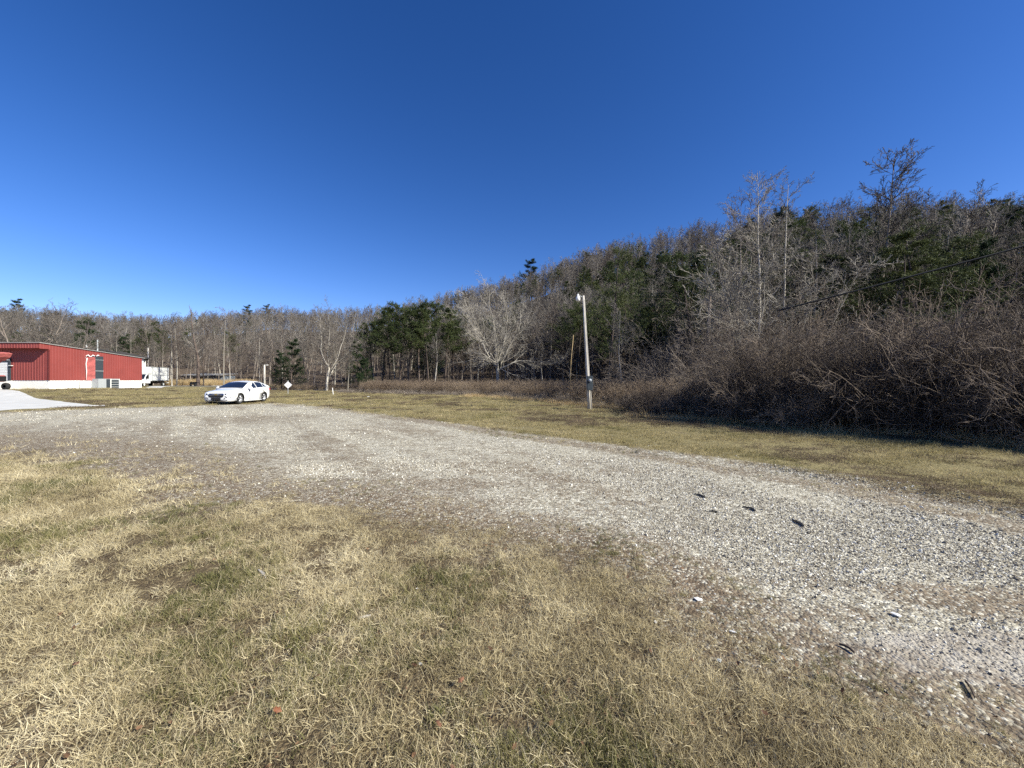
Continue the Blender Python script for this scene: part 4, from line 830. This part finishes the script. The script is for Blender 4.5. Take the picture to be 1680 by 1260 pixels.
hvac()
def gable_house(name, xc, yc, hw, ze, zr, ln, label):
    root = empty(name, (xc, yc, gz(xc, yc)), .78); z = -gz(xc, yc); a = MB(); a.prism([(-hw, -1.5), (hw, -1.5), (hw, ze + z), (0, zr + z), (-hw, ze + z)], 1, 0, ln); a.build('wall', M['off_white'], root)
    r = MB(); o = .5; sl = (zr - ze) / hw
    for s in (1, -1): r.prism([(0, zr + z + .01), (s * (hw + o), ze + z - sl * o + .01), (s * (hw + o), ze + z - sl * o + .25), (0, zr + z + .28)][::s], 1, -.6, ln + .3)
    r.build('roof', M['dark_roof'], root)
    d = MB(); d.box((-.5, -.05, -.1), (.5, -.01, 2.)); d.build('door', M['grey'], root)
    return tag(root, label, 'house')
gable_house('gabled_house', px(149, 72), 72, 7.0, 5.75, 7.25, 9, 'white house with a dark gable roof half hidden behind the red building')
gable_house('gabled_house', px(197, 76), 76, 3.6, 5.85, 6.75, 6, 'smaller white gable with dark roof just right of the larger white house')

# ---- box truck
def box_truck():
    zt = .45; root = empty('box_truck', (-60.95, 67.2, zt), 0); root.rotation_euler[2] = math.atan2(-.97, .25)   # local +x is the front, origin mid front of the box on the ground
    left = 1.15
    root.location = (-60.6 - left * .97, 67 - left * .25, zt)
    b = MB(); b.box((-4.9, -1.15, .95), (0, 1.15, 3.3)); b.box((0, -1.1, 2.15), (.75, 1.1, 3.28)); body = b.build('cargo_box', M['off_white'], root, .03)
    t = MB()
    for s in (-1, 1): t.box((-4.85, s * 1.165 - .015, 1.0), (0, s * 1.165 + .015, 1.12)); t.box((-4.7, s * 1.165 - .012, 1.92), (-.15, s * 1.165 + .012, 1.98)); t.box((-.1, s * 1.165 - .02, .96), (0.02, s * 1.165 + .02, 3.3))
    t.box((-4.93, -1.18, 3.24), (.02, 1.18, 3.33)); t.build('rail', M['grey'], body)
    c = MB(); pr = [(.05, .55), (2.35, .55), (2.4, 1.05), (1.55, 1.25), (.95, 2.1), (.05, 2.12)]; c.prism(pr, 1, -.98, .98); cab = c.build('cab', M['white_paint'], root, .05)
    for s in (1, -1): g = MB(); g.prism([(.55, 1.32), (1.35, 1.32), (.92, 2.0), (.55, 2.0)], 1, s * .985 - .012, s * .985 + .012); g.build('side_window', M['glass'], root)
    g = MB(); g.add([(1.56, -.85, 1.27), (1.56, .85, 1.27), (1.0, .8, 2.06), (1.0, -.8, 2.06)], [(0, 1, 2, 3)]); g.prism([(1.58, 1.27), (1.02, 2.06), (1.0, 2.05), (1.56, 1.25)], 1, -.85, .85); g.build('windscreen', M['glass'], root)
    for s in (1, -1): m_ = MB(); m_.box((1.25, min(s * 1.0, s * 1.3), 1.38), (1.33, max(s * 1.0, s * 1.3), 1.72)); m_.build('wing_mirror', M['black'], root)
    g = MB(); g.box((2.36, -.6, .72), (2.41, .6, 1.0)); g.build('grille', M['black'], root)
    for s in (1, -1): h = MB(); h.box((2.36, min(s * .64, s * .92), .78), (2.42, max(s * .64, s * .92), .98)); h.build('headlight', M['lamp_glass'], root)
    ch = MB(); ch.box((-4.8, -.5, .55), (.1, .5, .94)); ch.build('chassis', M['black'], root)
    bp = MB(); bp.box((-5.15, -1.0, .55), (-4.9, 1.0, .68)); bp.build('rear_bumper', M['off_white'], root)
    for x, y in ((1.65, .85), (1.65, -.85), (-3.5, .9), (-3.5, -.9)):
        s = 1 if y > 0 else -1; w_ = MB(); w_.lathe([(.2, -.12), (.37, -.12), (.4, 0), (.37, .12), (.22, .12)], (x, y, .4), (0, s, 0), 24); wh = w_.build('wheel', M['rubber'], root); r = MB(); r.lathe([(.22, .11), (.2, .08), (.08, .06), (0, .09)], (x, y, .4), (0, s, 0), 20); r.build('rim', M['off_white'], wh)
    tag(root, 'white box truck parked behind the right end of the red building', 'truck')
box_truck()

# ---- red tractor at the frame's left edge
def tractor():
    Y = 41.6; x = px(-14, Y); z = gz(x, Y); root = empty('loader_tractor', (x, Y, z)); 
    h = MB(); h.box((-1.6, -.45, .85), (1.0, .45, 1.55)); h.build('bonnet', M['pink'], root, .12); g = MB(); g.box((1.0, -.4, .9), (1.05, .4, 1.45)); g.build('grille', M['black'], root)
    for p, R_ in (((.75, .6), .38), ((.75, -.6), .38), ((-1.2, .7), .62), ((-1.2, -.7), .62)):
        s = 1 if p[1] > 0 else -1; w_ = MB(); w_.lathe([(.15, -.14), (R_ * .9, -.15), (R_, 0), (R_ * .9, .15), (R_ * .5, .13)], (p[0], p[1], R_), (0, s, 0), 24); wh = w_.build('wheel', M['rubber'], root); r = MB(); r.lathe([(R_ * .5, .12), (R_ * .3, .06), (0, .08)], (p[0], p[1], R_), (0, s, 0), 16); r.build('rim', M['off_white'], wh)
    for s in (1, -1): a = MB(); a.tube([(-.6, s * .55, 1.2), (-.2, s * .58, 2.6), (.55, s * .58, 3.35)], .07, 6); a.build('loader_arm', M['pink'], root)
    b = MB(); b.prism([(.40, 3.05), (1.0, 3.45), (1.25, 3.85), (.85, 3.98), (.3, 3.75)], 1, -.8, .8); b.build('bucket', M['pink'], root, .05)
    st = MB(); st.box((-1.3, -.3, 1.1), (-.9, .3, 1.3)); st.box((-1.45, -.3, 1.2), (-1.3, .3, 1.7)); st.build('seat', M['black'], root)
    tag(root, 'faded red loader with raised bucket at the left edge before the roll-up door', 'tractor')
tractor()

# ---- sign, poles, wire
def diamond_sign():
    Y = 45.; x = px(472.5, Y); z = gz(x, Y); root = empty('road_sign', (x, Y, z), .25); p = MB(); p.box((-.03, .012, -.3), (.03, .05, 1.5)); p.build('post', M['grey'], root)
    zc = CAMH - (631.5 - HY) / F * Y - z; h = .40; f = MB(); f.prism([(0, zc - h), (h, zc), (0, zc + h), (-h, zc)], 1, -.006, .006); face = f.build('sign_face', M['sign_white'], root)
    k = MB(); k.tube([(-.02, -.010, zc + .2), (.03, -.010, zc + .10), (-.03, -.010, zc), (.03, -.010, zc - .1), (-.01, -.010, zc - .2)], .022, 5); k.build('symbol', M['black'], face)
    tag(root, 'white diamond road sign on a thin grey post beside the road', 'sign')
diamond_sign()
def light_pole():
    Y = 20.3; x = px(968, Y) - .03; z = gz(x, Y); root = empty('light_pole', (x, Y, z)); tx = px(957, Y) - x; zt = CAMH + (HY - 485) / F * Y - z; zs = CAMH + (HY - 617) / F * Y - z
    p = MB(); q = lambda f: (tx * f, 0, zt * f); p.tube([(0, 0, -.3), q(.25), q(.6), q(1)], [.092, .084, .07, .052], 14); p.build('pole', M['pale_wood'], root)
    m_ = MB(); m_.box((-.17, -.30, zs - .72), (.12, -.13, zs)); m = m_.build('meter_box', M['dark_grille'], root, .015); r = MB(); r.lathe([(0, .1), (.07, .09), (.085, .02), (.09, 0)], (-.03, -.30, zs - .22), (0, -1, 0), 16); r.build('meter_dial', M['lamp_glass'], m)
    c = MB(); c.tube([(.10, -.14, -.2), (tx * .1 + .10, -.14, zt * .1), (tx * .25 + .07, -.14, zt * .25), (tx * .6 + .04, -.12, zt * .6), (tx * .96 + .03, -.09, zt * .96)], .02, 6); c.build('conduit', M['pale_wood'], root)
    a = MB(); a.tube([(tx, 0, zt - .12), (tx - .15, -.05, zt - .03), (tx - .27, -.1, zt - .04)], .018, 6); arm = a.build('lamp_arm', M['grey'], root)
    l = MB(); l.lathe([(0, .10), (.05, .09), (.06, 0), (.11, -.06), (.115, -.2), (.06, -.26), (0, -.27)], (tx - .29, -.1, zt - .05), (0, 0, 1), 16); l.build('lamp_head', M['foam'], root); n = MB(); n.tube([(tx - .29, -.1, zt + .04), (tx - .29, -.1, zt + .12)], .02, 6); n.build('light_sensor', M['grey'], root)
    k = MB(); k.tube([(tx + .08, 0, zt - .35), (tx + .16, -.02, zt - .5), (tx + .14, 0, zt - .85)], .012, 5); k.build('service_loop', M['wire'], root)
    tag(root, 'weathered pale wooden light pole leaning left with a dark meter box low down', 'light pole')
light_pole()
def pole(name, x, Y, ytop, r, m, label, arm=False, base=None):
    X = px(x, Y); z = gz(X, Y); h = CAMH + (HY - ytop) / F * Y - z; root = empty(name, (X, Y, z)); p = MB(); p.tube([(0, 0, -.3), (0, 0, h)], [r, r * .75], 10); p.build('pole', m, root)
    if arm: a = MB(); a.tube([(0, 0, h - .08), (.12, 0, h), (.3, 0, h)], .03, 6); a.build('lamp_arm', M['grey'], root); l = MB(); l.box((.25, -.08, h - .08), (.5, .08, h + .02)); l.build('lamp_head', M['foam'], root)
    else: a = MB(); a.tube([(0, 0, h), (0, 0, h + .06)], [r * .85, r * .5], 10); a.build('cap', M['grey'], root)
    tag(root, label, 'pole')
pole('lamp_post', 434, 58, 598.5, .14, M['pale_wood'], 'short pale lamp post behind the rear of the white sedan', True)
pole('utility_pole', 243, 80, 571, .13, M['pale_wood'], 'plain wooden utility pole standing above the white box truck')
pole('utility_pole', 160, 72, 558, .12, M['grey'], 'grey pole rising behind the roof of the red building')
pole('vent_pipe', 142, 72, 566, .14, M['off_white'], 'short pale pipe above the roof left of the grey pole')
g_ = MB(); g_.tube([(px(934, 30), 30, -.1), (px(938, 30), 30.3, CAMH + (HY - 590) / F * 30), (px(943, 30), 30.6, CAMH + (HY - 548) / F * 30)], [.035, .03, .02], 6); tag(g_.build('leaning_cane', M['sedge']), 'thin yellowish cane leaning right at the edge of the wood, left of the light pole', 'cane')
P0, P1 = Vector((10.6, 17.4, CAMH + 116 / F * 17.4 - .05)), Vector((30., 8.35, 10.25)); P0.x = px(1275, 17.4)
wr = MB(); pts = []
for i in range(41):
    f = i / 40; p = P0.lerp(P1, f); p.z -= .35 * math.sin(PI * f); pts.append(p)
wr.tube(pts, .036, 6); tag(wr.build('overhead_wire', M['wire']), 'black overhead wire sloping down from the right edge into the thicket', 'wire')
# ---- low shed, cart, house scraps in the distance
def shed():
    Y = 82; xa, xb = px(303, Y), px(366, Y); xm = px(334, Y); xo, zo = xa, gz(px(330, Y), Y) - .3; root = empty('low_shed', (xo, Y, zo)); zt = CAMH + (HY - 612.5) / F * Y - zo
    r = MB(); r.prism([(-.6, zt - .45), (4, zt - .1), (4, zt + .05), (-.6, zt - .30)], 0, -.3, xb - xo + .3); r.build('roof', M['roof_metal'], root); f = MB(); f.box((-.2, -.55, zt - .75), (xb - xo + .2, -.45, zt - .46)); f.build('eaves', M['dark_roof'], root)
    w_ = MB(); ribbed(w_, (xm - xo, 0), (xb - xo, 0), 0, zt - .5, (0, -1), .3); w_.box((xm - xo, .06, 0), (xb - xo, 3.5, zt - .5)); w_.build('wall', M['blue_grey'], root); k = MB(); k.box((0, 3.0, 0), (xm - xo - .05, 3.2, zt - .4)); k.build('back_wall', M['dark_roof'], root)
    for i in range(3): p = MB(); p.box((i * (xm - xo) * .45, -.1, 0), (i * (xm - xo) * .45 + .15, .05, zt - .45)); p.build('post', M['dark_bark'], root)
    tag(root, 'long low blue grey shed with open left half behind the tan grass', 'shed')
shed()
def cart():
    Y = 66.; x = px(320, Y); z = gz(x, Y); root = empty('utility_cart', (x, Y, z)); b = MB(); b.box((-.6, -.4, .35), (.55, .4, .68)); b.build('bed', M['black'], root, .02); r = MB(); r.tube([(-.6, -.4, .72), (.55, -.4, .72), (.55, .4, .72), (-.6, .4, .72), (-.6, -.4, .72)], .03, 5); r.build('rail', M['black'], root)
    for a, s in ((-.35, 1), (-.35, -1), (.35, 1), (.35, -1)): w_ = MB(); w_.lathe([(0, -.05), (.2, -.05), (.22, 0), (.2, .05), (0, .05)], (a, s * .42, .22), (0, s, 0), 14); w_.build('wheel', M['rubber'], root)
    h = MB(); h.tube([(.55, 0, .4), (1.3, 0, .15)], .03, 5); h.build('handle', M['black'], root); tag(root, 'small dark utility cart at the foot of the thickest dark trunk', 'cart')
cart()
# ---- small things lying about
def rock(x, y, s, label, m='foam', seed=0, flat=.5):
    X, Y = w(x, y); o = link('pale_stone', stone_mesh(seed + 40, M[m]), None, (X, Y, gz(X, Y) + s * flat * .4)); s *= .7; o.scale = (s, s * .8, s * flat); o.rotation_euler = (0, 0, seed * 1.3); tag(o, label, 'stone')
for i, (x, y, s, l) in enumerate([(1145, 983, .045, 'pale flat stone where the gravel thins out, highest of the three near the gravel edge'), (1076, 1018, .030, 'small white upright stone in the straw, leftmost of the three near the gravel edge'), (1202, 1036, .035, 'white stone in the straw, lowest of the three near the gravel edge'), (684, 965, .022, 'tiny white stone in the middle of the dry grass'), (1471, 1013, .050, 'largest pale stone lying on the grey gravel at the right'), (1412, 1018, .02, 'small white pebble left of the largest pale stone on the gravel'), (620, 1072, .025, 'grey white stone in the grass near the bottom centre'), (690, 1090, .027, 'white stone in the grass right of the grey white one near the bottom centre'), (126, 1028, .035, 'grey white stone in the grass at the far left'), (604, 652, .30, 'pale boulder at the far edge of the lawn beyond the gravel'), (1180, 1083, .03, 'bluish grey stone in the straw below the gravel edge')]): rock(x, y, s, l, 'foam' if i not in (6, 8, 10) else 'grey', i)
def stripf(x, y, x2, y2, wd_, label, bend=.01, m='black', name='rubber_strip'):
    a, b = w(x, y), w(x2, y2); A = Vector((*a, gz(*a) + .005)); B_ = Vector((*b, gz(*b) + .005)); d = B_ - A; n = Vector((-d.y, d.x, 0)).normalized(); mb = MB(); k = 8; vs = []
    for i in range(k + 1):
        f = i / k; c = A + d * f + n * bend * math.sin(PI * f) * 1.5 + Vector((0, 0, .004 * math.sin(PI * f))); ww = wd_ * (.35 + .65 * math.sin(PI * min(max(f, .08), .92))) / 2
        vs += [c - n * ww, c + n * ww, c + n * ww + Vector((0, 0, .012)), c - n * ww + Vector((0, 0, .012))]
    fs = [(4 * i + j, 4 * i + (j + 1) % 4, 4 * i + 4 + (j + 1) % 4, 4 * i + 4 + j) for i in range(k) for j in range(4)] + [(3, 2, 1, 0), (4 * k, 4 * k + 1, 4 * k + 2, 4 * k + 3)]; mb.add(vs, fs); tag(mb.build(name, M[m]), label, 'debris' if m == 'black' else 'stick')
stripf(1140, 811, 1157, 818, .030, 'black rubber strip on the gravel, farthest of the four'); stripf(1219, 833, 1239, 840, .03, 'curled black rubber strip on the gravel, just left of the nearest one', .02); stripf(1300, 854, 1318, 865, .028, 'black rubber strip on the gravel beside the whitest patch, nearest of the four'); stripf(1163, 842, 1177, 844, .02, 'smallest black rubber strip on the gravel, below the farthest one')
stripf(1377, 1062, 1402, 1077, .008, 'thin black curved twig on the gravel at lower right', .008, 'dark_bark', 'twig'); stripf(1583, 1122, 1599, 1150, .005, 'short dark twig on bare ground at the lower right corner', .003, 'dark_bark', 'twig'); stripf(424, 940, 436, 952, .02, 'pale splinter of wood standing in the dry grass left of centre', .002, 'pale_wood', 'twig'); stripf(588, 1020, 608, 1014, .012, 'pale stick lying in the grass near the bottom centre', 0, 'pale_wood', 'twig')
def leaf(x, y, s, m, label, seed):
    X, Y = w(x, y); r = random.Random(seed); mb = MB(); ol = [(0, -1), (.45, -.55), (.38, -.1), (.7, .2), (.3, .45), (0, 1), (-.3, .5), (-.65, .15), (-.35, -.15), (-.5, -.6)]
    vs = [(px_ * s, py_ * s, .35 * s * (px_ * px_ + .3 * py_ * py_)) for px_, py_ in ol] + [(0, 0, 0)]; n = len(ol); mb.add(vs, [(i, (i + 1) % n, n) for i in range(n)], True); o = mb.build('dead_leaf', M[m], loc=(X, Y, gz(X, Y) + .05)); o.rotation_euler = (r.uniform(-.5, .5), r.uniform(-.5, .5), r.random() * 6); sm = o.modifiers.new('s', 'SOLIDIFY'); sm.thickness = .0012; tag(o, label, 'leaf')
M['leaf_orange'] = simple('leaf_orange', (.20, .075, .035), .7, var=.3, scale=40); M['leaf_brown'] = simple('leaf_brown', (.16, .075, .04), .8, var=.3, scale=40)
leaf(455, 1185, .022, 'leaf_orange', 'bright orange brown dead leaf in the grass at the bottom left', 1)
for i, (x, y, l) in enumerate([(115, 1003, 'brown dead leaf in the grass at the far left'), (756, 1130, 'dark brown dead leaf in the grass at the bottom centre'), (125, 1105, 'reddish brown dead leaf in the grass at the bottom left corner'), (520, 1128, 'brown dead leaf between the orange one and the bottom centre'), (720, 1205, 'brown dead leaf closest to the bottom edge'), (1440, 1215, 'brown dead leaf in the straw at the bottom right')]): leaf(x, y, .02, 'leaf_brown', l, i + 3)
st_ = MB(); st_.tube([(0, 0, -.1), (-.06, 0, .35), (-.1, 0, .75)], [.05, .04, .03], 6); tag(st_.build('stake', M['foam'], loc=(px(547, 41), 41, gz(px(547, 41), 41))), 'short white leaning stake at the far edge of the lawn', 'stake')
for x, y in ((755, 641), (786, 645), (777, 641)):
    X, Y = w(x, y); o = link('scrap_of_litter', stone_mesh(70 + int(x), M['foam']), None, (X, Y, gz(X, Y) + .12)); o.scale = (.35, .2, .14); tag(o, {755: 'leftmost white scrap of litter among the brown weeds before the broad pale tree', 786: 'rightmost white scrap of litter among the brown weeds before the broad pale tree', 777: 'middle white scrap of litter among the brown weeds before the broad pale tree'}[x], 'litter')


# ------------------------------------------------------------------ light, sky, camera
sun_dir = Vector((.723, -.344, .600)).normalized()
el = math.asin(sun_dir.z); az = math.atan2(sun_dir.x, sun_dir.y)
sd = bpy.data.lights.new('sun', 'SUN'); sd.energy = 5.0; sd.angle = math.radians(.5); sd.color = (1, .97, .83)
so = bpy.data.objects.new('sun', sd); C.objects.link(so); so.rotation_euler = sun_dir.to_track_quat('Z', 'Y').to_euler(); so.location = (20, -10, 30)
wd = bpy.data.worlds.new('World'); sc.world = wd; wd.use_nodes = True; N, L = wd.node_tree.nodes, wd.node_tree.links; bg = N['Background']
sk = N.new('ShaderNodeTexSky'); sk.sky_type = 'NISHITA'; sk.sun_disc = False; sk.sun_elevation = el; sk.sun_rotation = az; sk.altitude = 300; sk.air_density = 1.0; sk.dust_density = .3; sk.ozone_density = 3.0
gm = N.new('ShaderNodeGamma'); gm.inputs['Gamma'].default_value = 1.2
hs = N.new('ShaderNodeHueSaturation'); hs.inputs['Saturation'].default_value = 1.2; hs.inputs['Value'].default_value = 1.0
L.new(sk.outputs[0], gm.inputs[0]); L.new(gm.outputs[0], hs.inputs['Color']); tn = N.new('ShaderNodeMix'); tn.data_type = 'RGBA'; tn.blend_type = 'MULTIPLY'; tn.inputs['Factor'].default_value = 1; tn.inputs['B'].default_value = (.88, .79, 1.0, 1); L.new(hs.outputs[0], tn.inputs['A']); L.new(tn.outputs['Result'], bg.inputs['Color']); bg.inputs['Strength'].default_value = .063
cd = bpy.data.cameras.new('camera'); cam = bpy.data.objects.new('camera', cd); C.objects.link(cam); cd.sensor_width = 36; cd.lens = F / 1680 * 36; cd.clip_start = .05; cd.clip_end = 3000
cam.location = (0, 0, CAMH); cam.rotation_euler = (PI / 2, 0, 0); cd.shift_y = -(630 - HY) / 1680
sc.camera = cam
sc.view_settings.view_transform = 'Standard'; sc.view_settings.look = 'None'; sc.view_settings.exposure = .85; sc.view_settings.gamma = 1
sc.render.engine = 'CYCLES'; sc.cycles.use_denoising = False; sc.cycles.max_bounces = 4; sc.cycles.diffuse_bounces = 2; sc.cycles.transparent_max_bounces = 4; sc.cycles.use_adaptive_sampling = True; sc.cycles.adaptive_threshold = .02
